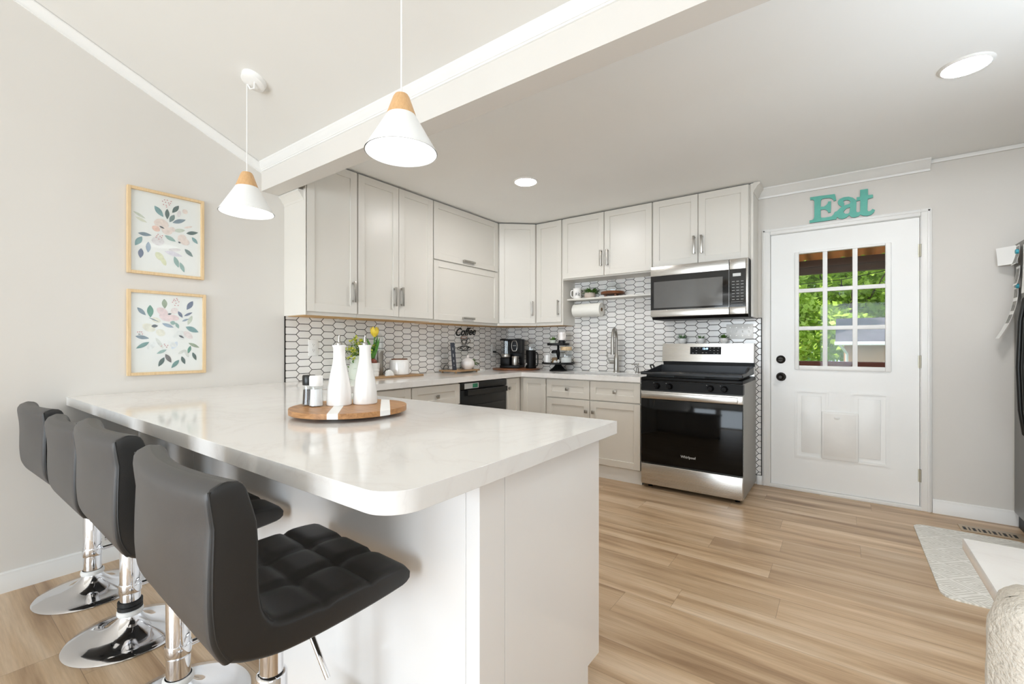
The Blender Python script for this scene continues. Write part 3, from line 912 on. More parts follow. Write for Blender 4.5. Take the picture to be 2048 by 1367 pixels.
# flat griddle cover
r = thing('griddle', 'black flat top griddle with raised rim and loop handles over the stove burners', 'griddle', (2.27, -.38, .938))
m = MB()
m.box(sx0 - .006, sx1 - .002, -.655, -.125, .9385, .944, .001)
m.prism([(-.655, .944), (-.645, .944), (-.645, .958), (-.655, .956)], sx0 - .006, sx1 - .002, lambda a, b, c: (c, a, b))
for x in (sx0 - .006, sx1 - .007):
    m.prism([(-.655, .94), (-.125, .94), (-.125, 1.0), (-.16, 1.0), (-.5, .964), (-.655, .962)], x, x + .005, lambda a, b, c: (c, a, b))
m.box(sx0 - .006, sx1 - .002, -.13, -.124, .94, 1.004)
m.build('plate', 'griddle', r)
for x, s in ((sx0 - .003, -1), (sx1 - .006, 1)):
    m = MB(); yy = -.36 if s < 0 else -.46
    m.tube([(x, yy - .035, .972), (x + s * .012, yy - .035, 1.004), (x + s * .012, yy + .035, 1.008), (x, yy + .035, .978)], .0065, 8)
    m.build('handle', 'blackmatte', r)

# ---------------------------------------------------------------- microwave
r = thing('microwave', 'stainless over the range microwave with dark glass door', 'microwave', (2.25, -.2, 1.41))
mx0, mx1, mz0, mz1, my = 1.866, 2.640, 1.430, 1.873, -.38
m = MB(); m.prism([(-.001, 1.412), (-.335, 1.408), (-.352, 1.43), (-.352, 1.876), (-.001, 1.876)], mx0 + .004, mx1 - .001, lambda a, b, c: (c, a, b)); m.build('body', 'black', r)
xs_ = 2.504
d = MB(); d.box(mx0, xs_, my, -.353, mz0, 1.4905, .003); d.box(mx0, xs_, my, -.353, 1.789, mz1, .003); d.box(mx0 + .001, xs_, my + .002, -.353, 1.488, 1.792, .0)
d = d.build('door', 'steel', r)
m = MB(); m.box(mx0 + .002, xs_ - .001, my - .0012, my + .004, 1.4905, 1.789); g = m.build('door_glass', 'mwglass', d)
m = MB(); m.box(1.896, 2.457, my - .0022, my, 1.508, 1.738); m.build('window', 'mwwin', g)
c2 = MB(); c2.box(xs_ + .004, mx1 - .016, my, -.353, mz0, 1.4895, .003); c2.box(xs_ + .004, mx1 - .016, my, -.353, 1.789, mz1, .003); c2.box(mx1 - .016, mx1, my + .002, -.353, mz0, mz1, .003)
c2 = c2.build('control_frame', 'steel', r)
m = MB(); m.box(xs_ + .004, mx1 - .016, my - .001, -.353, 1.4895, 1.789); k = m.build('keypad', 'mwglass', c2)
m = MB(); m.box(2.532, 2.590, my - .002, my, 1.732, 1.756); m.build('clock_window', 'silverlabel', k)
m = MB()
for i in range(7):
    for j in range(3):
        x = 2.526 + j * .032; z = 1.545 + i * .024; m.box(x, x + .02, my - .0018, my, z, z + .004)
m.box(2.52, 2.605, my - .0018, my, 1.528, 1.5295); m.box(2.52, 2.605, my - .0018, my, 1.505, 1.5065)
m.build('key_print', 'iconlight', k)

# ================================================================ WALL ART
ART1 = [(0.319, 0.847, 0.444, 0.724, 0.079, 't'), (0.499, 0.839, 0.499, 0.703, 0.061, 'd'), (0.668, 0.91, 0.57, 0.8, 0.063, 'd'), (0.602, 0.78, 0.532, 0.672, 0.065, 'g'), (0.575, 0.672, 0.771, 0.742, 0.065, 's'), (0.036, 0.728, 0.199, 0.661, 0.042, 'o'), (0.063, 0.665, 0.221, 0.615, 0.047, 'l'), (0.096, 0.467, 0.281, 0.464, 0.058, 's'), (0.15, 0.43, 0.058, 0.308, 0.074, 't'), (0.139, 0.283, 0.129, 0.159, 0.069, 'v'), (0.237, 0.378, 0.232, 0.24, 0.063, 'b'), (0.777, 0.562, 0.962, 0.6, 0.059, 'd'), (0.864, 0.524, 0.956, 0.446, 0.055, 't'), (0.755, 0.353, 0.88, 0.262, 0.063, 'g'), (0.602, 0.236, 0.662, 0.094, 0.065, 'm'), (0.684, 0.168, 0.749, 0.04, 0.058, 'm'), (0.461, 0.491, 0.624, 0.432, 0.063, 'm'), (0.592, 0.57, 0.766, 0.601, 0.063, 'o'), (0.744, 0.629, 0.875, 0.671, 0.032, 'p'), (0.341, 0.262, 0.439, 0.162, 0.095, 'y'), (0.417, 0.21, 0.477, 0.101, 0.063, 'y'), (0.308, 0.638, 0.526, 0.626, 0.158, 'p'), (0.286, 0.581, 0.395, 0.537, 0.084, 'r'), (0.417, 0.58, 0.57, 0.531, 0.126, 'p'), (0.276, 0.402, 0.461, 0.406, 0.137, 'w'), (0.461, 0.285, 0.722, 0.249, 0.074, 'v2'), (0.515, 0.312, 0.7, 0.334, 0.053, 'w'), (0.657, 0.513, 0.777, 0.458, 0.137, 'p'), (0.733, 0.875, 0.788, 0.823, 0.074, 'p'), (0.684, 0.846, 0.657, 0.759, 0.053, 'w'), (0.679, 0.465, 0.831, 0.434, 0.116, 'p'), (0.526, 0.596, 0.613, 0.568, 0.084, 'p'), (0.385, 0.6, 0.461, 0.576, 0.023, 'k'), (0.657, 0.436, 0.695, 0.421, 0.027, 'k')]
ART1D = [(0.43, 0.924), (0.459, 0.947), (0.499, 0.949), (0.474, 0.918), (0.444, 0.884), (0.483, 0.881), (0.526, 0.894), (0.553, 0.944), (0.542, 0.917), (0.488, 0.86), (0.515, 0.917), (0.368, 0.488), (0.395, 0.467), (0.341, 0.45), (0.379, 0.43), (0.417, 0.455), (0.352, 0.471), (0.428, 0.481)]
ART2 = [(0.084, 0.816, 0.196, 0.72, 0.057, 's'), (0.252, 0.855, 0.257, 0.695, 0.081, 'e'), (0.444, 0.944, 0.452, 0.818, 0.071, 'o2'), (0.855, 0.94, 0.764, 0.818, 0.071, 'v'), (0.637, 0.793, 0.703, 0.709, 0.048, 'v'), (0.723, 0.731, 0.85, 0.788, 0.036, 'v'), (0.693, 0.661, 0.794, 0.698, 0.029, 'b'), (0.845, 0.744, 0.779, 0.615, 0.057, 'o'), (0.748, 0.59, 0.941, 0.52, 0.081, 't'), (0.414, 0.625, 0.576, 0.574, 0.052, 'b'), (0.525, 0.647, 0.606, 0.625, 0.062, 'm'), (0.606, 0.64, 0.647, 0.564, 0.046, 'm'), (0.059, 0.455, 0.241, 0.429, 0.057, 's'), (0.241, 0.383, 0.069, 0.3, 0.059, 't2'), (0.323, 0.383, 0.221, 0.291, 0.081, 'w2'), (0.328, 0.438, 0.429, 0.299, 0.048, 'w3'), (0.475, 0.284, 0.338, 0.233, 0.046, 'm'), (0.789, 0.373, 0.956, 0.308, 0.05, 'o2'), (0.819, 0.334, 0.784, 0.232, 0.046, 'e'), (0.85, 0.246, 0.906, 0.137, 0.05, 'd'), (0.459, 0.228, 0.541, 0.113, 0.062, 'd2'), (0.444, 0.186, 0.363, 0.067, 0.059, 'd'), (0.652, 0.148, 0.541, 0.042, 0.059, 't2'), (0.688, 0.195, 0.738, 0.088, 0.052, 'd'), (0.733, 0.286, 0.794, 0.179, 0.048, 'w3'), (0.637, 0.225, 0.748, 0.281, 0.043, 'w3'), (0.627, 0.392, 0.546, 0.288, 0.071, 'b2'), (0.343, 0.818, 0.495, 0.74, 0.105, 'r2'), (0.373, 0.736, 0.556, 0.667, 0.105, 'r2'), (0.556, 0.828, 0.617, 0.764, 0.105, 'p2'), (0.495, 0.721, 0.657, 0.689, 0.086, 'r2'), (0.15, 0.601, 0.323, 0.531, 0.114, 'y2'), (0.333, 0.531, 0.454, 0.476, 0.105, 'y2'), (0.272, 0.686, 0.394, 0.643, 0.076, 'y2'), (0.637, 0.535, 0.718, 0.421, 0.133, 'w2'), (0.718, 0.527, 0.85, 0.431, 0.086, 'p2'), (0.556, 0.458, 0.698, 0.479, 0.086, 'w2'), (0.495, 0.383, 0.617, 0.325, 0.076, 'w2'), (0.49, 0.745, 0.546, 0.756, 0.027, 'k'), (0.267, 0.585, 0.358, 0.591, 0.048, 'k'), (0.647, 0.473, 0.723, 0.44, 0.029, 'k'), (0.094, 0.482, 0.13, 0.478, 0.015, 'k'), (0.231, 0.694, 0.373, 0.643, 0.015, 's')]
ART2D = [(0.556, 0.908), (0.581, 0.947), (0.596, 0.929), (0.627, 0.941), (0.606, 0.896), (0.591, 0.867), (0.637, 0.869), (0.617, 0.959), (0.647, 0.918), (0.571, 0.928), (0.454, 0.336), (0.475, 0.317), (0.49, 0.34), (0.444, 0.355), (0.089, 0.507), (0.115, 0.509), (0.14, 0.508), (0.15, 0.483), (0.404, 0.331)]
EAT = [(3.031, 2.365), (3.092, 2.364), (3.192, 2.36), (3.197, 2.337), (3.201, 2.309), (3.185, 2.305), (3.182, 2.319), (3.171, 2.33), (3.155, 2.336), (3.13, 2.338), (3.111, 2.337), (3.104, 2.331), (3.102, 2.321), (3.101, 2.277), (3.121, 2.275), (3.135, 2.282), (3.145, 2.294), (3.15, 2.31), (3.168, 2.308), (3.167, 2.263), (3.166, 2.221), (3.15, 2.221), (3.145, 2.236), (3.136, 2.247), (3.124, 2.252), (3.101, 2.253), (3.101, 2.202), (3.105, 2.19), (3.124, 2.187), (3.152, 2.188), (3.171, 2.19), (3.182, 2.201), (3.192, 2.22), (3.206, 2.224), (3.22, 2.24), (3.236, 2.255), (3.225, 2.262), (3.215, 2.273), (3.21, 2.288), (3.212, 2.304), (3.226, 2.317), (3.248, 2.324), (3.278, 2.322), (3.303, 2.31), (3.318, 2.293), (3.323, 2.286), (3.328, 2.286), (3.327, 2.308), (3.348, 2.308), (3.348, 2.36), (3.394, 2.359), (3.395, 2.311), (3.423, 2.31), (3.424, 2.287), (3.393, 2.282), (3.391, 2.2), (3.395, 2.19), (3.402, 2.188), (3.411, 2.192), (3.421, 2.203), (3.436, 2.192), (3.43, 2.175), (3.414, 2.16), (3.392, 2.155), (3.366, 2.16), (3.349, 2.172), (3.337, 2.161), (3.313, 2.156), (3.294, 2.163), (3.282, 2.178), (3.263, 2.163), (3.241, 2.157), (3.219, 2.164), (3.205, 2.178), (3.202, 2.162), (3.124, 2.16), (3.027, 2.16), (3.027, 2.181), (3.045, 2.182), (3.056, 2.19), (3.059, 2.209), (3.059, 2.326), (3.055, 2.338), (3.045, 2.343), (3.032, 2.344)]
EATH = [[(3.326, 2.278), (3.349, 2.281), (3.348, 2.197), (3.339, 2.192), (3.328, 2.194), (3.324, 2.205)], [(3.245, 2.295), (3.263, 2.299), (3.281, 2.294), (3.289, 2.282), (3.285, 2.267), (3.269, 2.264), (3.248, 2.259), (3.251, 2.274)], [(3.287, 2.239), (3.267, 2.235), (3.251, 2.221), (3.246, 2.207), (3.257, 2.195), (3.275, 2.193), (3.283, 2.201)]]
ARTC = {'t': (140, 170, 172), 't2': (128, 160, 156), 'd': (108, 122, 120), 'd2': (128, 124, 124), 'g': (136, 152, 150), 's': (140, 154, 164), 'v': (130, 138, 158), 'b': (160, 174, 190), 'm': (164, 188, 182),
        'e': (118, 160, 144), 'o': (208, 212, 198), 'o2': (166, 176, 156), 'l': (222, 222, 206), 'p': (238, 222, 214), 'p2': (238, 226, 224), 'r': (240, 206, 192), 'r2': (238, 216, 216), 'y': (228, 228, 198),
        'y2': (236, 232, 218), 'w': (230, 224, 224), 'w2': (234, 234, 232), 'w3': (222, 222, 216), 'v2': (226, 220, 228), 'b2': (220, 226, 236), 'k': (112, 116, 120), 'dot': (210, 160, 162)}
for k, c in ARTC.items(): M['art_' + k] = mat('watercolour ' + k, c, .6, var=.09, scale=60)
M['artpaper'] = mat('art print paper', (243, 242, 239), .6, var=.004)


def picture(label, y0, y1, z0, z1, leaves, dots):
    r = thing('framed_print', label, 'picture', (0, (y0 + y1) / 2, z0), 'pair of floral watercolour prints')
    fw = .0165
    m = MB()
    for a in ((y0, y0 + fw, z0, z1), (y1 - fw, y1, z0, z1), (y0 + fw, y1 - fw, z0, z0 + fw), (y0 + fw, y1 - fw, z1 - fw, z1)):
        m.box(a[0], a[1], .001, .024, a[2], a[3], .0015, MA, 1)
    m.build('frame', 'pine', r)
    a0, a1, b0, b1 = y0 + fw, y1 - fw, z0 + fw, z1 - fw
    keys = sorted(ARTC)
    m = MB(); m.box(a0, a1, .002, .010, b0, b1, 0, MA)
    W_, H_ = a1 - a0, b1 - b0
    order = sorted(range(len(leaves)), key=lambda i: -ord(leaves[i][5][0]) if leaves[i][5][0] in 'prwy' else 0)
    big = [i for i in range(len(leaves)) if leaves[i][5][0] in 'prwyol' or leaves[i][5] in ('v2', 'b2')]
    for n, i in enumerate(big + [i for i in range(len(leaves)) if i not in big]):
        u0, v0, u1, v1, wd, k = leaves[i]; m.mi = 1 + keys.index(k)
        p = Vector((a0 + u0 * W_, b0 + v0 * H_)); q = Vector((a0 + u1 * W_, b0 + v1 * H_)); ax = q - p; L = ax.length
        nr = Vector((-ax.y, ax.x)).normalized(); wv = min(wd, .17) * W_ * .55
        soft = leaves[i][5][0] in 'prwy'
        up, dn = [], []
        for s in range(1, 9):
            t = s / 9; e = math.sin(PI * t) ** (.55 if soft else .9); e *= (1 if soft else 1 - .25 * (t - .4))
            up.append(p + ax * t + nr * wv * e); dn.append(p + ax * t - nr * wv * e)
        m.poly([(.0101 + .00004 * n, c.x, c.y) for c in [p] + dn + [q] + up[::-1]])
    m.mi = 1 + keys.index('dot')
    for (u, v) in dots:
        m.poly([(.0101 + .003, 0, 0)] * 0 + [(.0128, a0 + u * W_ + .0032 * math.cos(2 * PI * i / 8), b0 + v * H_ + .0032 * math.sin(2 * PI * i / 8)) for i in range(8)])
    m.build('print', ['artpaper'] + ['art_' + k for k in keys], r, recalc=False)
    MB().box(a0, a1, .014, .0155, b0, b1, 0, MA).build('glazing', 'pane', r)


picture('upper floral watercolour print in a pale wood frame on the left wall', -3.575, -3.200, 1.588, 2.079, ART1, ART1D)
picture('lower floral watercolour print in a pale wood frame just above the countertop', -3.575, -3.190, 1.009, 1.496, ART2, ART2D)

# Eat sign over the door
m = MB()
m.prism(EAT, -.014, -.002, lambda a, b, c: (a, c, b), 0, EATH)
m.bm.faces.ensure_lookup_table(); m.bm.normal_update()
for f in m.bm.faces:
    if abs(f.normal.y) < .5: f.material_index = 1
o = m.build('wall_sign', ['teal', 'burnt']); tag(o, 'teal cut out wooden sign reading Eat over the back door', 'sign')

# Coffee sign on the left backsplash
r = thing('coffee_sign', 'black wire coffee cup sign hung on the tiled left wall', 'sign', (.012, -.77, 1.12))
def MS(u, v, d=0): return (.0135 + d, -.79 + (u - .42) * .36, 1.118 + v * .236)
m = MB(); m.text('Coffee', .118, .002, lambda x, y, z: (.0135 + z, -.775 + x, 1.288 + y * .95 + x * .06), .35, .002); m.build('lettering', 'blackmatte', r)
m = MB()
m.tube([MS(*p) for p in [(.27 + .27 * (1 + math.cos(a)) / 1 * .5 - .0, .62 + .045 * math.sin(a)) for a in [2 * PI * i / 20 for i in range(20)]]], .0032, 6, True); m.build('rim', 'copper', r)
m = MB()
m.tube([MS(.27, .60), MS(.28, .48), MS(.32, .36), MS(.36, .29)], .0028, 6); m.tube([MS(.54, .60), MS(.53, .48), MS(.5, .36), MS(.46, .29)], .0028, 6)
m.tube([MS(*p) for p in [(.41, .30), (.33, .42), (.33, .52), (.37, .55), (.41, .51), (.45, .55), (.49, .52), (.49, .42)]], .0026, 6, True)
m.tube([MS(*p) for p in [(.54, .56), (.63, .57), (.68, .50), (.66, .40), (.58, .36), (.52, .38)]], .0028, 6)
m.tube([MS(.42 + .3 * math.cos(a), .13 + .10 * math.sin(a)) for a in [2 * PI * i / 24 for i in range(24)]], .0028, 6, True)
m.tube([MS(.42 + (.17 + .05 * math.sin(6 * a)) * math.cos(a), .15 + (.06 + .03 * math.sin(6 * a)) * math.sin(a)) for a in [2 * PI * i / 48 for i in range(48)]], .0024, 6, True)
m.build('cup_outline', 'blackmatte', r)

# ---------------------------------------------------------------- outlets and switches
def outlet(label, Mf, u, z, h=.124, wd=.080, d0=.008):
    r = thing('wall_outlet', label, 'outlet', Mf(u, d0, z - h / 2), 'white wall outlets')
    m = MB(); m.box(u - wd / 2, u + wd / 2, d0, d0 + .006, z - h / 2, z + h / 2, .003, Mf); m.build('plate', 'whiteplastic', r)
    for s in (-1, 1):
        m = MB(); c = z + s * .021
        m.prism([(u + a, c + b) for a, b in ((-.014, -.012), (-.008, -.017), (.008, -.017), (.014, -.012), (.014, .012), (.008, .017), (-.008, .017), (-.014, .012))], d0 + .005, d0 + .0075, lambda a, b, c_: Mf(a, c_, b))
        rc = m.build('receptacle', 'whiteplastic', r)
        m = MB(); m.box(u - .007, u - .005, d0 + .0073, d0 + .0078, c, c + .009, 0, Mf); m.box(u + .005, u + .007, d0 + .0073, d0 + .0078, c, c + .007, 0, Mf); m.box(u - .002, u + .002, d0 + .0073, d0 + .0078, c - .009, c - .005, 0, Mf)
        m.build('slots', 'black', rc)
    return r
outlet('white double outlet near the left end of the tile behind the bottles', MA, -2.475, 1.162)
outlet('white outlet on the left tile with the coffee machine plug in it', MA, -.30, 1.13)
r = thing('switch_plate', 'wide white four gang switch plate on the tile behind the stove', 'switch', (2.52, -.008, 1.236))
m = MB(); m.box(2.414, 2.626, .008, .014, 1.236, 1.366, .003, MBK); m.build('plate', 'whiteplastic', r)
for k in range(4):
    x = 2.447 + k * .049
    m = MB(); m.box(x - .005, x + .005, .0135, .022, 1.292, 1.31, .002, MBK); m.build('toggle', 'whiteplastic', r)
    m = MB()
    for z in (1.266, 1.336): m.lathe([(0, -.0146), (.003, -.0146), (.003, -.0138)], (x, 0, z), 8, 'Y')
    m.build('screw', 'nickel', r)

# ================================================================ LIGHT FITTINGS
LG = 'white cone pendant lamps over the breakfast bar'
NV = Vector((0, -.4187, -1)).normalized()          # down out of the sloping ceiling


def pendant(label, x, y, zb):
    r = thing('pendant_lamp', label, 'lamp', (x, y, zb), LG)
    R0, hw, zt = .1315, zb + .135, zb + .214
    m = MB(); m.lathe([(R0, zb), (R0 - .001, zb + .002), (.053, hw), (.050, hw), (R0 - .006, zb + .002), (R0 - .004, zb)], (x, y, 0), 56, cap=False); m.build('shade', 'shade', r)
    m = MB(); m.lathe([(.0525, hw - .001), (.0525, hw + .004), (.030, zt - .012), (.024, zt - .002), (.016, zt), (0, zt)], (x, y, 0), 40); m.build('wood_cap', 'lampwood', r)
    m = MB(); m.lathe([(0, zb + .012), (R0 - .014, zb + .012), (R0 - .017, zb + .018), (0, zb + .018)], (x, y, 0), 48); m.build('diffuser', 'glowwarm', r)
    zc = vz(y)
    MB().tube([(x, y, zt - .002), (x, y, zc - .02)], .003, 8).build('cord', 'whiteplastic', r)
    m = MB(); c = Vector((x + .04, y + .02, vz(y + .02)))
    t1 = Vector((1, 0, 0)); t2 = NV.cross(t1)
    prev = None; prof_ = [(0, .030), (.05, .030), (.058, .024), (.062, 0)]
    rings = []
    for rr_, hh in prof_:
        if rr_ == 0: rings.append([m.bm.verts.new(c + NV * hh)])
        else: rings.append([m.bm.verts.new(c + NV * hh + (t1 * math.cos(2 * PI * i / 32) + t2 * math.sin(2 * PI * i / 32)) * rr_) for i in range(32)])
    for a, b in zip(rings, rings[1:]):
        for i in range(32):
            j = (i + 1) % 32
            m.bm.faces.new([a[0], b[i], b[j]] if len(a) == 1 else [a[i], b[i], b[j], a[j]])
    m.build('canopy', 'whiteplastic', r)
    m = MB(); m.tube([(x, y, zc - .022), (x + .02, y + .008, zc - .058), (x + .05, y + .014, zc - .062), (x + .066, y + .01, zc - .03)], .0045, 8); m.build('cord_loop', 'whiteplastic', r)
    return r


pendant('left pendant lamp nearer the framed prints with white cone shade and wood cap', .700, -3.240, 1.879)
pendant('right pendant lamp with large white cone shade and wood cap at the near beam', 1.932, -3.236, 1.884)


def recessed(label, x, y):
    r = thing('ceiling_light', label, 'ceiling light', (x, y, ZC - .012), 'round recessed kitchen lights')
    m = MB(); m.lathe([(.082, ZC - .004), (.086, ZC - .010), (.098, ZC - .004), (.100, ZC - .0005), (.08, ZC - .0005)], (x, y, 0), 40, cap=False); m.build('trim_ring', 'whiteplastic', r)
    m = MB(); m.lathe([(0, ZC - .006), (.083, ZC - .006), (.083, ZC - .001), (0, ZC - .001)], (x, y, 0), 40); m.build('diffuser', 'glow', r)
recessed('round recessed light above the sink end of the kitchen', 1.195, -1.362)
recessed('round recessed light on the ceiling nearer the fridge at right', 3.703, -1.364)

# ================================================================ BAR STOOLS
OUTC = [(-.240, .938), (-.237, .90), (-.230, .84), (-.222, .77), (-.215, .71), (-.202, .655), (-.168, .607), (-.10, .582), (-.03, .575), (.05, .575), (.12, .578), (.18, .583), (.230, .590)]
INC = [(-.182, .945), (-.168, .908), (-.148, .83), (-.136, .755), (-.126, .71), (-.112, .676), (-.086, .650), (-.05, .640), (0, .638), (.06, .639), (.12, .640), (.18, .639), (.234, .632)]


def crv(P, t):
    n = len(P) - 1; f = min(max(t, 0), 1) * n; i = min(int(f), n - 1); u = f - i
    p0, p1, p2, p3 = P[max(i - 1, 0)], P[i], P[i + 1], P[min(i + 2, n)]
    return tuple(.5 * (2 * p1[k] + (-p0[k] + p2[k]) * u + (2 * p0[k] - 5 * p1[k] + 4 * p2[k] - p3[k]) * u * u + (-p0[k] + 3 * p1[k] - 3 * p2[k] + p3[k]) * u ** 3) for k in (0, 1))


def pad(t0, t1, nt, nx, half, tuft, round0, round1, back):
    """upholstered slab between the outer and the inner curve, swept across x"""
    m = MB(); grid = []; rz, edge = (.014, .80) if back else (.026, .60)
    xs = [-half * math.cos(PI * i / nx) for i in range(nx + 1)]
    def groove(v, n):            # puffs separated by seams
        f = (v % 1.0) if n == 0 else v * n % 1.0
        d = min(f, 1 - f); return 1 - math.exp(-(d / .10) ** 2) if True else 0
    for x in xs:
        col_i, col_o = [], []
        e = max(0, (abs(x) - (half - rz)) / rz); th = math.sqrt(max(.0, 1 - min(1, e) ** 2.2)) * (1 - edge) + edge
        for k in range(nt + 1):
            t = t0 + (t1 - t0) * k / nt
            a, b = Vector(crv(INC, t)), Vector(crv(OUTC, t)); mid = (a + b) / 2
            q = th
            if round0: s = min(1, k / 3.0); q *= math.sqrt(max(.02, 1 - (1 - s) ** 2))
            if round1: s = min(1, (nt - k) / 2.0); q *= math.sqrt(max(.2, 1 - (1 - s) ** 2))
            nrm = (a - b).normalized()
            pf = 0
            if tuft:
                u = (x / half + 1) / 2; v = (k / nt)
                gx = min(abs(u - 1 / 3), abs(u - 2 / 3)); gy = min(abs(v - tuft[0]), abs(v - tuft[1]))
                pf = -.010 * max(math.exp(-(gx / .022) ** 2), math.exp(-(gy / .026) ** 2)) - .007 * math.exp(-(gx / .05) ** 2) * math.exp(-(gy / .06) ** 2) + .004
            A = mid + (a - mid) * q + nrm * pf * th; B = mid + (b - mid) * q
            bow = .030 * (x / half) ** 2 * max(0, min(1, (crv(INC, t)[1] - .66) / .2))
            col_i.append(m.bm.verts.new((x, A.x + bow, A.y))); col_o.append(m.bm.verts.new((x, B.x + bow, B.y)))
        grid.append((col_i, col_o))
    for (a, b), (c, d) in zip(grid, grid[1:]):
        for k in range(nt):
            m.bm.faces.new([a[k], c[k], c[k + 1], a[k + 1]])
            f = m.bm.faces.new([b[k], b[k + 1], d[k + 1], d[k]])
            if back and max(abs(a[0].co.x), abs(c[0].co.x)) <= half - .004: f.material_index = 1
        m.bm.faces.new([a[0], b[0], d[0], c[0]]).material_index = 1 if back else 0
        m.bm.faces.new([a[nt], c[nt], d[nt], b[nt]])
    for a, b in (grid[0], grid[-1]):
        for k in range(nt): m.bm.faces.new([a[k], a[k + 1], b[k + 1], b[k]])
    return m


def make_stool(label):
    r = thing('bar_stool', label, 'stool', (0, 0, 0), 'swivel bar stools along the breakfast bar')
    s = pad(.47, 1.0, 30, 40, .222, (.42, .70), False, True, False).build('seat', 'leather', r, smooth=60)
    b = pad(0.0, .475, 24, 32, .236, None, True, False, True).build('backrest', ['leather', 'leatherback'], r, smooth=60)
    b['label'] = 'backrest with lighter grey rear panel'
    for s_ in (-1, 1):            # seam piping along the back panel edge
        pts = []
        for k in range(22):
            t = .03 + .44 * k / 21; o = Vector(crv(OUTC, t)); i_ = Vector(crv(INC, t)); bow = .027 * max(0, min(1, (crv(INC, t)[1] - .66) / .2))
            q = o + (i_ - o) * .12; pts.append((s_ * .2345, q.x + bow, q.y))
        m = MB(); m.tube(pts, .0026, 6); m.build('piping', 'leather', b)
    m = MB(); m.lathe([(0, 0), (.204, 0), (.206, .004), (.2, .009), (.16, .014), (.11, .024), (.07, .043), (.046, .066), (.038, .082), (.036, .092), (.0, .092)], (0, 0, 0), 56); m.build('base', 'chrome', r)
    m = MB(); m.lathe([(.042, .084), (.044, .09), (.043, .1), (.037, .104), (.036, .1)], (0, 0, 0), 32, cap=False); m.build('base_collar', 'whiteplastic', r)
    m = MB(); m.lathe([(.034, .095), (.034, .40), (.031, .405), (.026, .407), (.026, .545)], (0, 0, 0), 28); m.build('column', 'chrome', r)
    m = MB(); m.box(-.085, .085, -.085, .085, .552, .577, .004); m.build('swivel_plate', 'blackmatte', r)
    m = MB(); m.lathe([(.0355, 0.170), (.0375, 0.177), (.0375, 0.203), (.0355, 0.210)], (0, 0, 0), 28)
    m.tube([(0, .03, .190), (0, .155, .190)], .009, 10)
    m.tube([(-.13, .075, .190), (-.13, .13, .190), (-.115, .152, .190), (-.08, .16, .190), (.08, .16, .190), (.115, .152, .190), (.13, .13, .190), (.13, .075, .190)], .0095, 10)
    m.build('footrest', 'chrome', r)
    m = MB(); m.tube([(.05, .02, .56), (.12, .03, .535), (.19, .035, .455)], .0062, 10); lv = m.build('lever', 'chrome', r)
    return r


proto = make_stool('bar stool farthest from the camera standing against the left wall')
labs = ['second bar stool from the left wall with a black ring low on its pole',
        'third bar stool from the left wall between two other grey backs',
        'nearest bar stool with tufted charcoal seat fully in view']
spots = [(.32, -3.775, 2), (.88, -3.765, 0), (1.485, -3.785, -1), (2.14, -3.80, -2)]
stools = [proto] + [dup(proto) for _ in labs]
for o, (x, y, a), lb in zip(stools, spots, [proto['label']] + labs):
    o.location = (x, y, 0); o.rotation_euler = (0, 0, math.radians(a)); o['label'] = lb
m = MB(); m.lathe([(.035, .103), (.041, .105), (.041, .118), (.037, .121), (.041, .124), (.041, .138), (.035, .14)], (0, 0, 0), 28, cap=False)
for st_, dz in ((stools[0], .03), (stools[1], .042)):          # seats set to different heights
    for ch in st_.children:
        if ch.name.split('.')[0] in ('seat', 'backrest', 'swivel_plate', 'lever'): ch.location.z -= dz
rg = m.build('pole_ring', 'blackmatte', None, origin=(0, 0, 0)); rg.parent = stools[1]

# ================================================================ ON THE BREAKFAST BAR
bx, by = 1.702, -3.297
r = thing('lazy_susan', 'round wooden serving board with two white stripes on the breakfast bar', 'serving board', (bx, by, CT))
m = MB(); R_ = .214; TH = math.radians(-38)
ca, sa = math.cos(TH), math.sin(TH)
def MT(u, v, z): return (bx + u * ca - v * sa, by + u * sa + v * ca, z)
def chord(v0, v1):
    p = []
    for i in range(25):
        v = v0 + (v1 - v0) * i / 24; p.append((math.sqrt(max(0, R_ ** 2 - v * v)), v))
    return p + [(-a, b) for a, b in reversed(p) if a > 1e-6]
for v0, v1, k in ((-R_, -.058, 0), (-.058, -.022, 1), (-.022, .115, 0), (.115, .15, 1), (.15, R_, 0)):
    m.mi = k; m.prism(chord(v0, v1), .928, .947, MT)
o = m.build('board', ['acacia', 'paper'], r)
for i in range(3):
    a = 2 * PI * i / 3 + .4
    m = MB(); m.lathe([(.012, CT + .0003), (.014, .92), (.012, .929)], (bx + .13 * math.cos(a), by + .13 * math.sin(a), 0), 14); m.build('foot', 'acacia', r)
BT = .9473


def bottle(label, x, y):
    r = thing('oil_bottle', label, 'bottle', (x, y, BT), 'white ceramic oil bottles on the round board')
    pr = [(.044, 0), (.0465, .003), (.0465, .03), (.044, .06), (.038, .10), (.0295, .14), (.024, .168), (.0225, .19), (.0225, .222), (.026, .229), (.026, .233), (.02, .234), (.019, .228), (0, .228)]
    m = MB(); m.lathe([(a, BT + b) for a, b in pr], (x, y, 0), 40); m.build('bottle_body', 'ceramic', r)
    m = MB(); m.lathe([(.012, BT + .226), (.012, BT + .24), (.006, BT + .245), (0, BT + .245)], (x, y, 0), 16)
    m.tube([(x, y, BT + .24), (x, y, BT + .262), (x + .003, y, BT + .272)], .0038, 8); m.build('pour_spout', 'nickel', r)
bottle('left white ceramic oil bottle nearer the salt shaker', 1.650, -3.308)
bottle('right white ceramic oil bottle farther back on the round board', 1.695, -3.222)


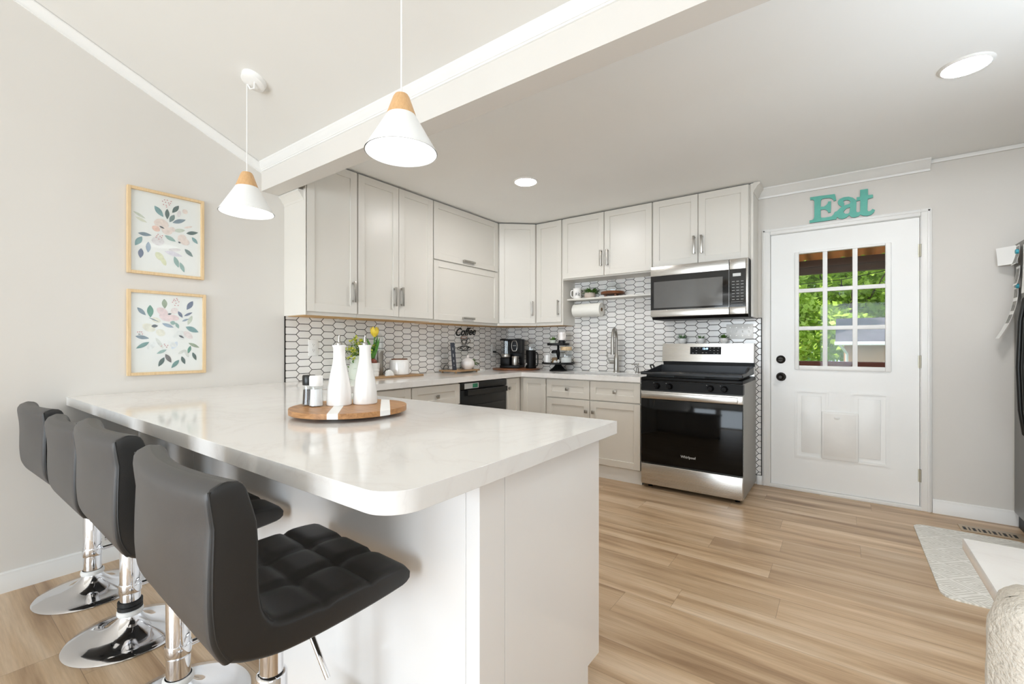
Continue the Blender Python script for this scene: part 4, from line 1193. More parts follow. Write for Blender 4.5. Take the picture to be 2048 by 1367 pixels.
def shaker_jar(label, x, y, fill, cap, hgt):
    r = thing('spice_shaker', label, 'shaker', (x, y, BT), 'glass salt and pepper shakers')
    m = MB(); m.lathe([(.0, 0 + BT), (.025, BT), (.027, BT + .003), (.023, BT + .05), (.0225, BT + .075), (.021, BT + .08)], (x, y, 0), 28, cap=False); m.build('glass_jar', 'glass', r)
    m = MB(); m.lathe([(0, BT + .004), (.023, BT + .004), (.0205, BT + .05), (.0202, BT + hgt), (0, BT + hgt)], (x, y, 0), 24); m.build('contents', fill, r)
    m = MB(); m.lathe([(.0235, BT + .078), (.0245, BT + .082), (.0245, BT + .112), (.022, BT + .117), (0, BT + .118)], (x, y, 0), 28); m.build('lid', cap, r)
shaker_jar('salt shaker with white lid at the left of the round board', 1.618, -3.385, 'salt', 'whiteplastic', .066)
shaker_jar('dark lidded pepper shaker half hidden behind the salt shaker', 1.555, -3.378, 'pepper', 'dwblack', .06)

# ================================================================ LEFT COUNTER ITEMS
r = thing('wood_riser', 'long rustic wooden board under the tulip pot and white canister', 'serving board', (.16, -1.83, CT))
m = MB(); m.box(.05, .262, -2.10, -1.59, CT + .0003, .929, .003); m.build('board', 'oaktray', r)
RT = .9293


def leaf_cluster(m, c, n, rad, ln, wd, up=.3, seed=1, droop=.3):
    rnd = random.Random(seed)
    for i in range(n):
        a = rnd.uniform(0, 2 * PI); e = rnd.uniform(up, 1.2)
        d = Vector((math.cos(a) * math.cos(e), math.sin(a) * math.cos(e), math.sin(e)))
        b = Vector(c) + Vector((math.cos(a), math.sin(a), 0)) * rad * rnd.random()
        m.leaf(b, d, ln * rnd.uniform(.7, 1.1), wd, .3, droop)


def pot(m, x, y, z, prof): m.lathe([(a, z + b) for a, b in prof], (x, y, 0), 32, cap=False)


# white canister
r = thing('canister', 'fat white ceramic canister with thin brown lid on the rustic board', 'canister', (.15, -1.77, RT))
m = MB(); pot(m, .15, -1.77, RT, [(0, 0), (.078, 0), (.084, .006), (.085, .1), (.08, .122), (.074, .128), (0, .128)]); m.build('jar', 'ceramic', r)
m = MB(); pot(m, .15, -1.77, RT, [(0, .1285), (.068, .1285), (.069, .137), (.0, .139)]); m.build('lid', 'walnut', r)
# tulip
r = thing('potted_tulip', 'yellow tulip growing from a bulb in a ribbed white pot', 'plant', (.15, -2.04, RT))
m = MB(); pot(m, .15, -2.04, RT, [(0, 0), (.045, 0), (.047, .03), (.0455, .034), (.049, .04), (.0475, .062), (.0505, .066), (.052, .104), (.0535, .106), (.05, .108), (.048, .09), (0, .09)]); m.build('pot', 'whiteplastic', r)
m = MB(); m.lathe([(0, RT + .09), (.028, RT + .092), (.036, RT + .11), (.032, RT + .128), (.016, RT + .142), (0, RT + .146)], (.15, -2.045, 0), 20); m.build('bulb', 'bulb', r)
m = MB(); m.tube([(.15, -2.045, RT + .14), (.153, -2.035, RT + .22), (.155, -2.03, RT + .325)], .005, 8); m.build('stem', 'tulipleaf', r)
m = MB()
for d, l, wd in (((.05, .18, 1), .22, .055), ((.15, -.42, 1), .2, .05), ((-.2, .25, 1), .17, .045), ((.3, .12, 1), .2, .05)): m.leaf((.152, -2.042, RT + .13), d, l, wd, .5, .02)
m.build('leaves', 'tulipleaf', r)
m = MB()
for k in range(6):
    a = 2 * PI * k / 6; z0 = RT + .32
    ring = []
    for j in range(6):
        t = j / 5; rr_ = .004 + .031 * math.sin(PI * min(1, t * .62 + .06)) * (1.0); wv = .020 * math.sin(PI * (.1 + .86 * t)) + .001
        cx_, cy_ = .155 + rr_ * math.cos(a), -2.03 + rr_ * math.sin(a); tx, ty = -math.sin(a), math.cos(a)
        ring.append([m.bm.verts.new((cx_ + tx * wv * s_ - abs(s_) * .004 * math.cos(a), cy_ + ty * wv * s_ - abs(s_) * .004 * math.sin(a), z0 + .082 * t)) for s_ in (-1, 0, 1)])
    for p, q in zip(ring, ring[1:]):
        m.bm.faces.new([p[0], p[1], q[1], q[0]]); m.bm.faces.new([p[1], p[2], q[2], q[1]])
m.build('petals', 'yellow', r)
# cocktail bottle
r = thing('shaker_bottle', 'clear topped pewter bottle standing behind the tulip pot', 'bottle', (.075, -1.93, RT))
m = MB(); pot(m, .075, -1.93, RT, [(0, 0), (.036, 0), (.040, .01), (.040, .19), (.042, .2), (.04, .206), (0, .206)]); m.build('metal_cup', 'nickel', r)
m = MB(); pot(m, .075, -1.93, RT, [(.039, .207), (.040, .25), (.038, .31), (.026, .345), (.02, .35), (0, .352)]); m.build('clear_top', 'glass', r)
# folded card
r = MB(); r.prism([(-1.965, RT), (-1.89, RT), (-1.905, RT + .03), (-1.93, RT + .05), (-1.955, RT + .042)], .20, .235, lambda a, b, c: (c, a, b), .004)
tag(r.build('sugar_packet', 'paper'), 'little folded white packet lying between tulip pot and canister', 'packet')
# flower pitcher behind the oil bottles
r = thing('flower_pitcher', 'pale pitcher of yellow green flowers half hidden behind the oil bottles', 'flowers', (.17, -2.20, CT))
fx_, fy_ = .17, -2.20
m = MB(); pot(m, fx_, fy_, CT + .0004, [(0, 0), (.055, 0), (.066, .03), (.068, .08), (.054, .13), (.05, .16), (.06, .185), (.056, .185), (.046, .16), (.0, .15)]); m.build('pitcher', 'sage', r)
rnd = random.Random(3); ms, ml, mf = MB(), MB(), MB()
for i in range(34):
    a = rnd.uniform(0, 2 * PI); sp_ = rnd.uniform(.0, .125); h = rnd.uniform(.2, .335) - sp_ * .35
    tip = Vector((fx_ + sp_ * math.cos(a) * .75, fy_ + sp_ * math.sin(a), CT + h))
    ms.tube([(fx_ + .02 * math.cos(a), fy_ + .02 * math.sin(a), CT + .16), (fx_ + .45 * sp_ * math.cos(a), fy_ + .5 * sp_ * math.sin(a), CT + .16 + (h - .16) * .6), tip], .0016, 5)
    for j in range(4):
        d = Vector((rnd.uniform(-1, 1), rnd.uniform(-1, 1), rnd.uniform(-.2, .8))); ml.leaf(tip - Vector((0, 0, rnd.uniform(.0, .09))), d, rnd.uniform(.022, .04), .014, .2, .2)
    for j in range(9):
        q = tip + Vector((rnd.uniform(-.018, .018), rnd.uniform(-.018, .018), rnd.uniform(-.012, .014)))
        d = Vector((rnd.uniform(-1, 1), rnd.uniform(-1, 1), rnd.uniform(-.3, 1))); mf.leaf(q, d, .019, .015, .4, .1)
ms.build('stems', 'green', r); ml.build('leaves', 'green', r); mf.build('blossoms', 'lime', r)

# little footed tray with book and jar
r = thing('footed_tray', 'small footed wooden tray carrying the dark book and white jar', 'tray', (.17, -1.03, CT))
m = MB(); m.box(.07, .29, -1.22, -.86, .928, .942, .003); m.build('tray_top', 'oaktray', r)
for x in (.09, .27):
    for y in (-1.19, -.89):
        m = MB(); m.lathe([(.008, CT + .0003), (.010, .918), (.008, .929)], (x, y, 0), 10); m.build('foot', 'oaktray', r)
TT = .9423
r = thing('book', 'dark navy hardback standing on the small wooden tray', 'book', (.18, -1.085, TT))
bya = math.radians(-46)
def sh(a, b, c):          # a along the page width towards the room, b across the spine, c up, leaning slightly
    b = b - .16 * (c - TT) * .5; a = a - .075
    return (.165 + a * math.cos(bya) - b * math.sin(bya), -1.10 + a * math.sin(bya) + b * math.cos(bya), c)
m = MB(); m.box(0, .15, -.021, -.017, TT, 1.207, 0, sh); m.box(0, .15, .017, .021, TT, 1.207, 0, sh); m.box(.146, .1505, -.021, .021, TT, 1.207, 0, sh); m.build('cover', 'book', r)
m = MB(); m.box(.004, .146, -.0168, .0168, TT + .004, 1.203, 0, sh); m.build('pages', 'paper', r)
m = MB()
for k, (z, h) in enumerate(((.985, .012), (1.02, .035), (1.07, .05), (1.135, .04))): m.box(.1504, .151, -.003, .003, z, z + h * .6, 0, sh)
m.build('spine_print', 'iconlight', r)
r = thing('lidded_jar', 'marbled white jar with knobbed lid beside the dark book', 'jar', (.20, -.945, TT))
m = MB(); pot(m, .20, -.945, TT, [(0, 0), (.042, 0), (.046, .006), (.066, .03), (.070, .055), (.064, .08), (0, .08)]); m.build('jar_body', 'marbleceramic', r)
m = MB(); pot(m, .20, -.945, TT, [(.064, .0805), (.05, .098), (.022, .112), (.012, .118), (.011, .124), (.015, .132), (.01, .14), (0, .142)]); m.build('lid', 'marbleceramic', r)
r = thing('trailing_plant', 'trailing green plant tucked behind the marbled jar', 'plant', (.10, -.80, CT))
m = MB(); pot(m, .10, -.80, CT + .0004, [(0, 0), (.03, 0), (.04, .07), (.042, .085), (.036, .085), (0, .075)]); m.build('pot', 'blackmatte', r)
m = MB(); leaf_cluster(m, (.10, -.80, CT + .085), 70, .035, .085, .032, -.1, 5, .45); m.build('leaves', 'green', r)
r = MB(); r.tube([(.12 + .0 * t, -1.17 + .06 * math.cos(t) * .6, TT + .002 + .045 * math.sin(t)) for t in [PI * i / 12 for i in range(13)]], .003, 8)
tag(r.build('wire_bookend', 'blackmatte'), 'thin dark wire hoop bookend at the left end of the small tray', 'bookend')
r = MB(); r.box(.10, .19, -.76, -.66, CT + .0003, .926, .003); tag(r.build('napkin_stack', 'paper'), 'small stack of white napkins right of the trailing plant', 'napkins')

# ================================================================ COFFEE CORNER
r = thing('round_board', 'round walnut board under the coffee machine in the corner', 'serving board', (.36, -.28, CT))
m = MB(); m.lathe([(0, CT + .0003), (.255, CT + .0003), (.262, .919), (.262, .926), (.255, .931), (0, .931)], (.33, -.29, 0), 48); m.build('board', 'walnut', r)
WT = .9313
yw = math.radians(20)
def MC(x, y, z):
    return (.255 + x * math.cos(yw) - y * math.sin(yw), -.26 + x * math.sin(yw) + y * math.cos(yw), z)
r = thing('coffee_machine', 'black drip coffee machine with steel carafe on the walnut board', 'coffee machine', (.255, -.26, WT))
m = MB(); m.box(-.11, .11, -.12, .12, WT, WT + .03, .004, MC); m.box(-.11, .11, .02, .12, WT + .025, 1.25, .006, MC); m.box(-.11, -.002, -.10, .03, WT + .03, 1.045, .006, MC)
m.box(.0, .11, -.115, .03, 1.095, 1.25, .008, MC); m.box(-.11, .11, -.115, .12, 1.235, 1.252, .004, MC); m.build('body', 'black', r)
m = MB(); m.lathe([(.0, 1.085), (.047, 1.085), (.047, 1.23), (0, 1.23)], MC(-.055, -.055, 0), 28); m.build('water_tank', 'glass', r)
m = MB(); m.lathe([(.0, 1.05), (.05, 1.05), (.052, 1.056), (.052, 1.08), (.05, 1.084), (0, 1.084)], MC(-.055, -.055, 0), 28); m.build('tank_collar', 'nickel', r)
m = MB(); m.tube([MC(.057 + .032 * math.cos(a), -.117, 1.175 + (.055 if math.sin(a) > 0 else -.055) * min(1, abs(math.sin(a)) * 1.2) + .0) for a in [2 * PI * i / 28 for i in range(28)]], .0035, 6, True); m.build('dial_ring', 'nickel', r)
m = MB(); m.box(.04, .075, -.1165, -.1145, 1.176, 1.180, 0, MC); m.build('panel_mark', 'iconlight', r)
m = MB(); m.lathe([(.0, WT + .031), (.042, WT + .031), (.044, WT + .036), (.040, WT + .125), (.038, WT + .13), (0, WT + .13)], MC(.052, -.06, 0), 28); cf = m.build('carafe', 'nickel', r)
m = MB(); m.tube([MC(.09, -.06, WT + .05), MC(.115, -.075, WT + .06), MC(.115, -.075, WT + .1), MC(.09, -.06, WT + .11)], .006, 8); m.build('handle', 'black', cf)
r = thing('milk_frother', 'black milk frother jug with side handle right of the coffee machine', 'frother', (.50, -.25, WT))
m = MB(); m.lathe([(0, WT + .0), (.056, WT), (.058, WT + .006), (.058, WT + .022), (.054, WT + .026), (.055, WT + .19), (.053, WT + .197), (0, WT + .197)], (.50, -.25, 0), 32); m.build('jug', 'black', r)
m = MB(); m.tube([(.55, -.255, WT + .17), (.585, -.265, WT + .172), (.60, -.268, WT + .15), (.60, -.268, WT + .06), (.588, -.264, WT + .03), (.552, -.255, WT + .028)], .008, 10); m.build('handle', 'blackmatte', r)
m = MB(); m.lathe([(.0, WT + .1975), (.05, WT + .1975), (.05, WT + .21), (.046, WT + .262), (0, WT + .266)], (.50, -.25, 0), 28); m.build('clear_lid', 'glass', r)
m = MB(); m.lathe([(0, -.3095), (.009, -.3095), (.009, -.306)], (.478, .0, WT + .05), 16, 'Y'); m.build('button', 'iconlight', r)
# power cord
m = MB(); m.tube([(.016, -.30, 1.108), (.04, -.295, 1.108), (.07, -.27, 1.09), (.085, -.22, 1.03), (.085, -.18, .97), (.10, -.15, .945), (.16, -.14, .94), (.22, -.16, .946)], .0042, 8)
m.box(.0145, .05, -.312, -.290, 1.098, 1.118, .004)
tag(m.build('power_cord', 'blackmatte'), 'black power cord hanging from the outlet to the coffee machine', 'cord')

# two tier stand
tx, ty = .82, -.21
r = thing('tiered_stand', 'black two tier stand of mugs and jars between coffee corner and sink', 'stand', (tx, ty, CT))
m = MB(); m.lathe([(0, CT + .0004), (.094, CT + .0004), (.092, .92), (.07, .935), (.045, .958), (.034, .975), (.03, .984), (0, .984)], (tx, ty, 0), 36); m.build('foot', 'blackmatte', r)
m = MB(); m.lathe([(0, .984), (.165, .984), (.172, .988), (.174, 1.004), (.169, 1.005), (.166, .994), (0, .993)], (tx, ty, 0), 48); m.build('lower_tray', 'blackmatte', r)
m = MB(); m.lathe([(0, .992), (.014, .992), (.012, 1.02), (.012, 1.05), (.017, 1.07), (.02, 1.10), (.012, 1.15), (.012, 1.185), (0, 1.185)], (tx, ty, 0), 20); m.build('post', 'black', r)
m = MB(); m.lathe([(0, 1.18), (.112, 1.18), (.117, 1.184), (.118, 1.204), (.114, 1.205), (.112, 1.191), (0, 1.190)], (tx, ty, 0), 44); m.build('upper_tray', 'blackmatte', r)
LT, UT = .9945, 1.1915


def mug(label, x, y, z, rr_, h, ang, matn, group=None, name='mug', text=None):
    r = thing(name, label, 'mug', (x, y, z), group)
    m = MB(); m.lathe([(0, z), (rr_ * .9, z), (rr_, z + .004), (rr_, z + h), (rr_ * .93, z + h), (rr_ * .9, z + .008), (0, z + .008)], (x, y, 0), 32, cap=False); m.build('cup', matn, r)
    ca_, sa_ = math.cos(ang), math.sin(ang)
    pts = [(.96, .82), (1.35, .80), (1.55, .62), (1.55, .36), (1.3, .18), (.94, .16)]
    m = MB(); m.tube([(x + ca_ * rr_ * a, y + sa_ * rr_ * a, z + h * b) for a, b in pts], rr_ * .13, 8); m.build('handle', matn, r)
    if text:
        a0 = text[1]; m = MB()
        def wrap(px, py, pz): a = a0 + px / rr_; return (x + math.cos(a) * (rr_ + .0006 + pz), y + math.sin(a) * (rr_ + .0006 + pz), z + h * .5 + py - .008)
        for k, (bx0, bx1, bz0, bz1) in enumerate(text[0]):
            for q in range(4):
                xa, xb = bx0 + (bx1 - bx0) * q / 4, bx0 + (bx1 - bx0) * (q + 1) / 4
                m.poly([wrap(xa, bz0, 0), wrap(xb, bz0, 0), wrap(xb, bz1, 0), wrap(xa, bz1, 0)])
        m.build('lettering', 'blackmatte', r, recalc=False)
    return r
mug('plain white mug at the left of the lower black tray', tx - .12, ty - .02, LT, .038, .082, PI * .9, 'ceramic')
r = thing('spice_jar', 'squat glass jar with dark dome lid behind the left mug', 'jar', (tx - .055, ty + .04, LT))
m = MB(); pot(m, tx - .055, ty + .04, LT, [(0, 0), (.042, 0), (.044, .004), (.044, .09), (.035, .10)]); m.build('glass_jar', 'glass', r)
m = MB(); pot(m, tx - .055, ty + .04, LT, [(0, .003), (.04, .003), (.04, .055), (0, .055)]); m.build('contents', 'oaktray', r)
m = MB(); pot(m, tx - .055, ty + .04, LT, [(.046, .1005), (.046, .118), (.04, .13), (.02, .136), (0, .137)]); m.build('lid', 'blackmatte', r)
r = thing('glass_canister', 'tall glass canister with pale wooden lid at the right of the lower tray', 'canister', (tx + .095, ty, LT))
m = MB(); pot(m, tx + .095, ty, LT, [(0, 0), (.058, 0), (.06, .004), (.06, .13), (.058, .134)]); m.build('glass_jar', 'glass', r)
m = MB(); pot(m, tx + .095, ty, LT, [(0, .004), (.054, .004), (.054, .06), (.0, .062)]); m.build('contents', 'paper', r)
m = MB(); pot(m, tx + .095, ty, LT, [(0, .1345), (.058, .1345), (.06, .14), (.06, .165), (.056, .172), (0, .173)]); m.build('lid', 'pine', r)
m = MB(); m.leaf((tx + .03, ty - .05, LT), (.2, -.3, 1), .05, .03, .3, .1); m.lathe([(0, LT), (.016, LT), (.018, LT + .02), (.01, LT + .03), (0, LT + .032)], (tx + .012, ty - .085, 0), 14)
tag(m.build('white_bow', 'paper'), 'small white bow ornament on the lower black tray', 'ornament')
r = thing('potted_succulent', 'spiky green succulent on the upper black tray', 'plant', (tx - .058, ty - .01, UT), 'small potted succulents')
m = MB(); pot(m, tx - .058, ty - .01, UT, [(0, 0), (.028, 0), (.034, .03), (.035, .045), (.03, .045), (0, .038)]); m.build('pot', 'sage', r)
m = MB(); leaf_cluster(m, (tx - .058, ty - .01, UT + .04), 26, .012, .06, .014, .1, 8, .1); m.build('leaves', 'green', r)
mug('black mug lying under the marbled mug on the upper tray', tx + .045, ty, UT, .036, .042, -.6, 'blackmatte')
mug('speckled marbled mug at the top of the tiered stand', tx + .045, ty, UT + .0425, .043, .085, -.5, 'marbleceramic')

# ================================================================ FLOATING SHELF
r = MB(); r.box(.9095, 1.862, .0085, .182, 1.649, 1.667, .002, MBK)
tag(r.build('floating_shelf', 'cab'), 'thin white floating shelf in the tiled niche left of the microwave', 'shelf')
ST = 1.6673
LET = [(-.030, -.026, -.018, .006), (-.014, -.010, -.018, .006), (-.030, -.010, .002, .008), (-.022, -.018, -.012, .004), (.0, .005, -.018, .008), (.0, .018, .003, .008), (.0, .015, -.007, -.002), (.0, .018, -.018, -.013), (-.028, -.014, .016, .019), (-.008, .008, .016, .019)]
mug('white mug with black block letters at the left end of the floating shelf', 1.005, -.135, ST, .043, .108, PI * 1.2, 'ceramic', None, 'mug', (LET, -PI * .26))
r = thing('potted_grass', 'bushy green grass plant in a pinkish stone pot on the floating shelf', 'plant', (1.14, -.085, ST))
m = MB(); pot(m, 1.125, -.085, ST, [(0, 0), (.04, 0), (.056, .02), (.058, .04), (.052, .06), (.046, .06), (0, .05)]); m.build('pot', 'peach', r)
m = MB(); leaf_cluster(m, (1.14, -.085, ST + .055), 150, .038, .085, .012, .12, 11, .22); m.build('leaves', 'green', r)
r = thing('cake_dome', 'small glass cloche on a round wooden stand at the shelf middle', 'cloche', (1.385, -.1, ST))
m = MB(); m.lathe([(0, ST + .022), (.10, ST + .022), (.116, ST + .028), (.12, ST + .04), (.114, ST + .05), (.09, ST + .054), (0, ST + .054)], (1.385, -.1, 0), 44, cap=True); m.build('wood_stand', 'walnut', r)
for i in range(3):
    a = 2 * PI * i / 3 - .9
    m = MB(); m.lathe([(0, ST), (.009, ST), (.013, ST + .012), (.012, ST + .026), (0, ST + .026)], (1.385 + .075 * math.cos(a), -.1 + .05 * math.sin(a), 0), 12); m.build('foot', 'walnut', r)
m = MB(); m.lathe([(.078, ST + .0545), (.08, ST + .06), (.078, ST + .09), (.064, ST + .125), (.035, ST + .145), (.012, ST + .15), (.01, ST + .156), (.016, ST + .165), (.012, ST + .176), (0, ST + .178)], (1.385, -.1, 0), 36, cap=False); m.build('glass_dome', 'glass', r)
# paper towel roll on its holder
r = thing('paper_towel_holder', 'wire paper towel holder fixed under the floating shelf', 'paper towel holder', (1.11, -.105, 1.50))
m = MB(); m.tube([(.945, -.105, 1.648), (.945, -.105, 1.546), (1.285, -.105, 1.546), (1.285, -.105, 1.648)], .0035, 8); m.box(.93, .96, -.135, -.075, 1.645, 1.649); m.box(1.27, 1.30, -.135, -.075, 1.645, 1.649); m.build('wire_bracket', 'nickel', r)
r = thing('paper_towel_roll', 'fat white paper towel roll hanging below the floating shelf', 'paper towel', (1.11, -.105, 1.478))
m = MB(); m.lathe([(.019, .958), (.066, .958), (.069, .962), (.069, 1.264), (.066, 1.268), (.019, 1.268)], (0, -.105, 1.546), 44, 'X', cap=False); m.build('towel', 'towel', r)
m = MB(); m.lathe([(.0195, .957), (.0195, 1.269), (.017, 1.269), (.017, .957), (.0195, .957)], (0, -.105, 1.546), 28, 'X', cap=False); m.build('core', 'oaktray', r)

# succulents on the stove
for (x, sd_, lb, n, ln) in ((2.051, 21, 'leftmost of three little succulents on the stove backguard', 26, .06), (2.212, 22, 'middle of three little succulents on the stove backguard with sparse leaves', 16, .046), (2.403, 23, 'rightmost of three little succulents on the stove backguard beside the switch plate', 44, .05)):
    z = 1.1975
    r = thing('potted_succulent', lb, 'plant', (x, -.06, z), 'little succulents on the stove')
    m = MB(); pot(m, x, -.06, z, [(0, 0), (.022, 0), (.032, .012), (.037, .03), (.0355, .046), (.031, .046), (0, .04)]); m.build('pot', 'whiteplastic', r)
    m = MB(); leaf_cluster(m, (x, -.06, z + .042), n, .016, ln, .012, .15, sd_, .1); m.build('leaves', 'succ' if n < 40 else 'green', r)

# ================================================================ FLOOR ITEMS
def rrect(x0, x1, y0, y1, r_, n=6):
    return arc(x1 - r_, y0 + r_, r_, -PI / 2, 0, n) + arc(x1 - r_, y1 - r_, r_, 0, PI / 2, n) + arc(x0 + r_, y1 - r_, r_, PI / 2, PI, n) + arc(x0 + r_, y0 + r_, r_, PI, 1.5 * PI, n)
m = MB(); m.prism(rrect(3.612, 4.125, -1.44, -.366, .06), .0004, .008, IDM)
tag(m.build('floor_mat', 'mat'), 'cushioned kitchen mat with a pale grey tribal print beside the fridge', 'mat')
r = thing('floor_vent', 'beige metal floor register with dark slots near the baseboard', 'vent', (3.99, -.25, 0))
m = MB(); m.box(3.85, 4.133, -.318, -.195, .0003, .005, .0015); m.build('plate', 'vent', r)
m = MB()
for k in range(11):
    x = 3.872 + k * .0225; wd = .0075 if k % 2 == 0 else .0035; m.box(x - wd, x + wd, -.298, -.240, .0045, .0056)
m.build('slots', 'black', r)

# fridge, front facing into the kitchen
r = thing('fridge', 'stainless refrigerator covered in notes at the right edge of the room', 'fridge', (4.52, -.5, 0))
m = MB(); m.box(4.205, 4.93, -.955, -.028, .03, 1.835, .004); m.build('body', 'steelside', r)
for (y0, y1, hy) in ((-.475, -.026, -.425), (-.957, -.48, -.53)):
    d = MB(); d.box(4.14, 4.2, y0, y1, .09, 1.838, .012); d = d.build('door', 'fridgesteel', r)
    m = MB(); m.tube([(4.139, hy, .62), (4.098, hy, .66), (4.082, hy, .80), (4.074, hy, 1.05), (4.082, hy, 1.32), (4.098, hy, 1.45), (4.139, hy, 1.49)], .012, 12); m.build('handle', 'dwblack', d)
m = MB(); m.box(4.16, 4.3, -.95, -.035, .0, .088); m.build('kick_grille', 'black', r)


def sheet(name, label, cat, y0, y1, z0, z1, mats, curl=.0, top=0.0, group=None, n=8, prints=(), flare=0.0):
    """thin curled paper on the fridge door; lower end stands off by curl, upper by top"""
    m = MB(); th = .0007
    def X(t): return 4.1385 - top * (1 - t) - curl * t ** 2
    def strip(a0, a1, c0, c1, off):
        prev = None
        for k in range(n + 1):
            t = c0 + (c1 - c0) * k / n; z = z1 + (z0 - z1) * t
            f0, f1 = flare * (a0 - y0) / (y1 - y0), flare * (a1 - y0) / (y1 - y0)
            cur = [m.bm.verts.new((X(t) - off - f0, a0, z)), m.bm.verts.new((X(t) - off - f1, a1, z)), m.bm.verts.new((X(t) - off + th - f1, a1, z)), m.bm.verts.new((X(t) - off + th - f0, a0, z))]
            if prev:
                for i in range(4):
                    f = m.bm.faces.new([prev[i], prev[(i + 1) % 4], cur[(i + 1) % 4], cur[i]]); f.material_index = m.mi
            else: m.bm.faces.new(cur).material_index = m.mi
            prev = cur
        m.bm.faces.new(prev).material_index = m.mi
    strip(y0, y1, 0, 1, 0)
    m.mi = 1
    for (a0, a1, c0, c1) in prints: strip(y0 + (y1 - y0) * a0, y0 + (y1 - y0) * a1, c0, c1, .0005)
    return tag(m.build(name, mats), label, cat, group)
NG = 'papers on the fridge door'
sheet('note_card', 'blank white card sticking out at the top of the fridge notes', 'paper', -.135, -.065, 1.70, 1.815, ['paper', 'photoprint'], .004, .013, NG, flare=.075)
sheet('photo', 'dark snapshot overlapping the white card on the fridge', 'photo', -.20, -.11, 1.69, 1.81, ['paper', 'photoprint'], .03, .012, NG, prints=[(.05, .95, .06, .94)])
sheet('photo', 'small grey snapshot under the dark one on the fridge', 'photo', -.175, -.10, 1.56, 1.68, ['paper', 'photoprint'], .02, .004, NG, prints=[(.1, .9, .12, .9)])
sheet('photo_strip', 'long curled photo strip hanging low on the fridge', 'photo', -.15, -.06, 1.225, 1.55, ['paper', 'photoprint'], .09, .006, NG, 14, prints=[(.08, .92, .03, .2), (.08, .92, .27, .46), (.08, .92, .53, .70)])
sheet('letter', 'large white letter sheet over the photos on the fridge', 'paper', -.40, -.235, 1.50, 1.80, ['paper', 'photoprint'], .012, .004, NG)
sheet('note_card', 'narrow white note beneath the large letter on the fridge', 'paper', -.27, -.19, 1.345, 1.465, ['paper', 'photoprint'], .01, .003, NG)
for y, z, mt, lb in ((-.325, 1.815, 'bluemag', 'blue magnet holding the large letter on the fridge'), (-.205, 1.765, 'tealmag', 'teal magnet on the dark snapshot'), (-.15, 1.555, 'tealmag', 'teal magnet holding the curled photo strip')):
    m = MB(); m.lathe([(0, 4.108), (.013, 4.108), (.015, 4.112), (.015, 4.121), (0, 4.121)] if z > 1.7 and mt == 'tealmag' else [(0, 4.122), (.013, 4.122), (.015, 4.126), (.015, 4.134), (0, 4.134)], (0, y, z), 16, 'X')
    tag(m.build('magnet', mt), lb, 'magnet', 'round fridge magnets')

# dining table and chair at the right edge
r = thing('dining_table', 'glossy white dining table at the lower right edge', 'table', (3.95, -3.25, 0))
m = MB(); m.prism([(3.45, -3.56), (4.5, -3.56), (4.5, -2.918), (3.45, -2.918)], .722, .75, IDM, .004); m.build('tabletop', 'quartz', r)
m = MB(); m.prism([(3.56, -3.5), (4.42, -3.5), (4.42, -2.99), (3.56, -2.99)], .66, .7215, IDM, 0, [[(3.585, -3.475), (4.395, -3.475), (4.395, -3.015), (3.585, -3.015)]]); m.build('apron', 'trim', r)
for x in (3.6, 4.38):
    for y in (-3.46, -3.03):
        m = MB(); m.box(x - .03, x + .03, y - .03, y + .03, 0, .66, .004); m.build('leg', 'trim', r)
r = thing('dining_chair', 'dining chair draped in cream boucle knit at the bottom right corner', 'chair', (3.62, -3.72, 0))
m = MB()
nx_, nz_ = 40, 46
def back_pt(u, v, side):
    x = 3.350 + .49 * u; z = .458 + .49 * v
    ex = min(u, 1 - u) * .49; ez = (1 - v) * .49
    inset = 0
    rc = .05
    if ex < rc and ez < rc:
        k = math.hypot(rc - ex, rc - ez)
        if k > rc: f = rc / k; x = (3.350 + rc - (rc - ex) * f) if u < .5 else (3.840 - rc + (rc - ex) * f); z = .948 - rc + (rc - ez) * f
    t = .034 * math.sqrt(max(.02, 1 - max(0, 1 - ex / .03) ** 2)) * math.sqrt(max(.02, 1 - max(0, 1 - ez / .03) ** 2))
    bumpy = .0022 * math.sin(x * 330 + 2.2 * math.sin(z * 160)) * math.sin(z * 300 + 1.7 * math.sin(x * 120))
    return (x, -3.68 + side * (t + bumpy) + .04 * (1 - v), z)
G = {}
for s_ in (-1, 1):
    for i in range(nx_ + 1):
        for j in range(nz_ + 1): G[s_, i, j] = m.bm.verts.new(back_pt(i / nx_, j / nz_, s_))
    for i in range(nx_):
        for j in range(nz_): m.bm.faces.new([G[s_, i, j], G[s_, i + 1, j], G[s_, i + 1, j + 1], G[s_, i, j + 1]])
for j in range(nz_):
    for i in (0, nx_): m.bm.faces.new([G[-1, i, j], G[-1, i, j + 1], G[1, i, j + 1], G[1, i, j]])
for i in range(nx_):
    for j in (0, nz_): m.bm.faces.new([G[-1, i, j], G[-1, i + 1, j], G[1, i + 1, j], G[1, i, j]])
m.build('backrest', 'knit', r, smooth=80)
m = MB(); m.box(3.365, 3.84, -3.66, -3.30, .40, .475, .025, seg=3); m.build('seat', 'knit', r)
for x in (3.39, 3.82):
    for y in (-3.67, -3.33):
        m = MB(); m.lathe([(.013, 0), (.02, .40)], (x, y, 0), 12); m.build('leg', 'pine', r)

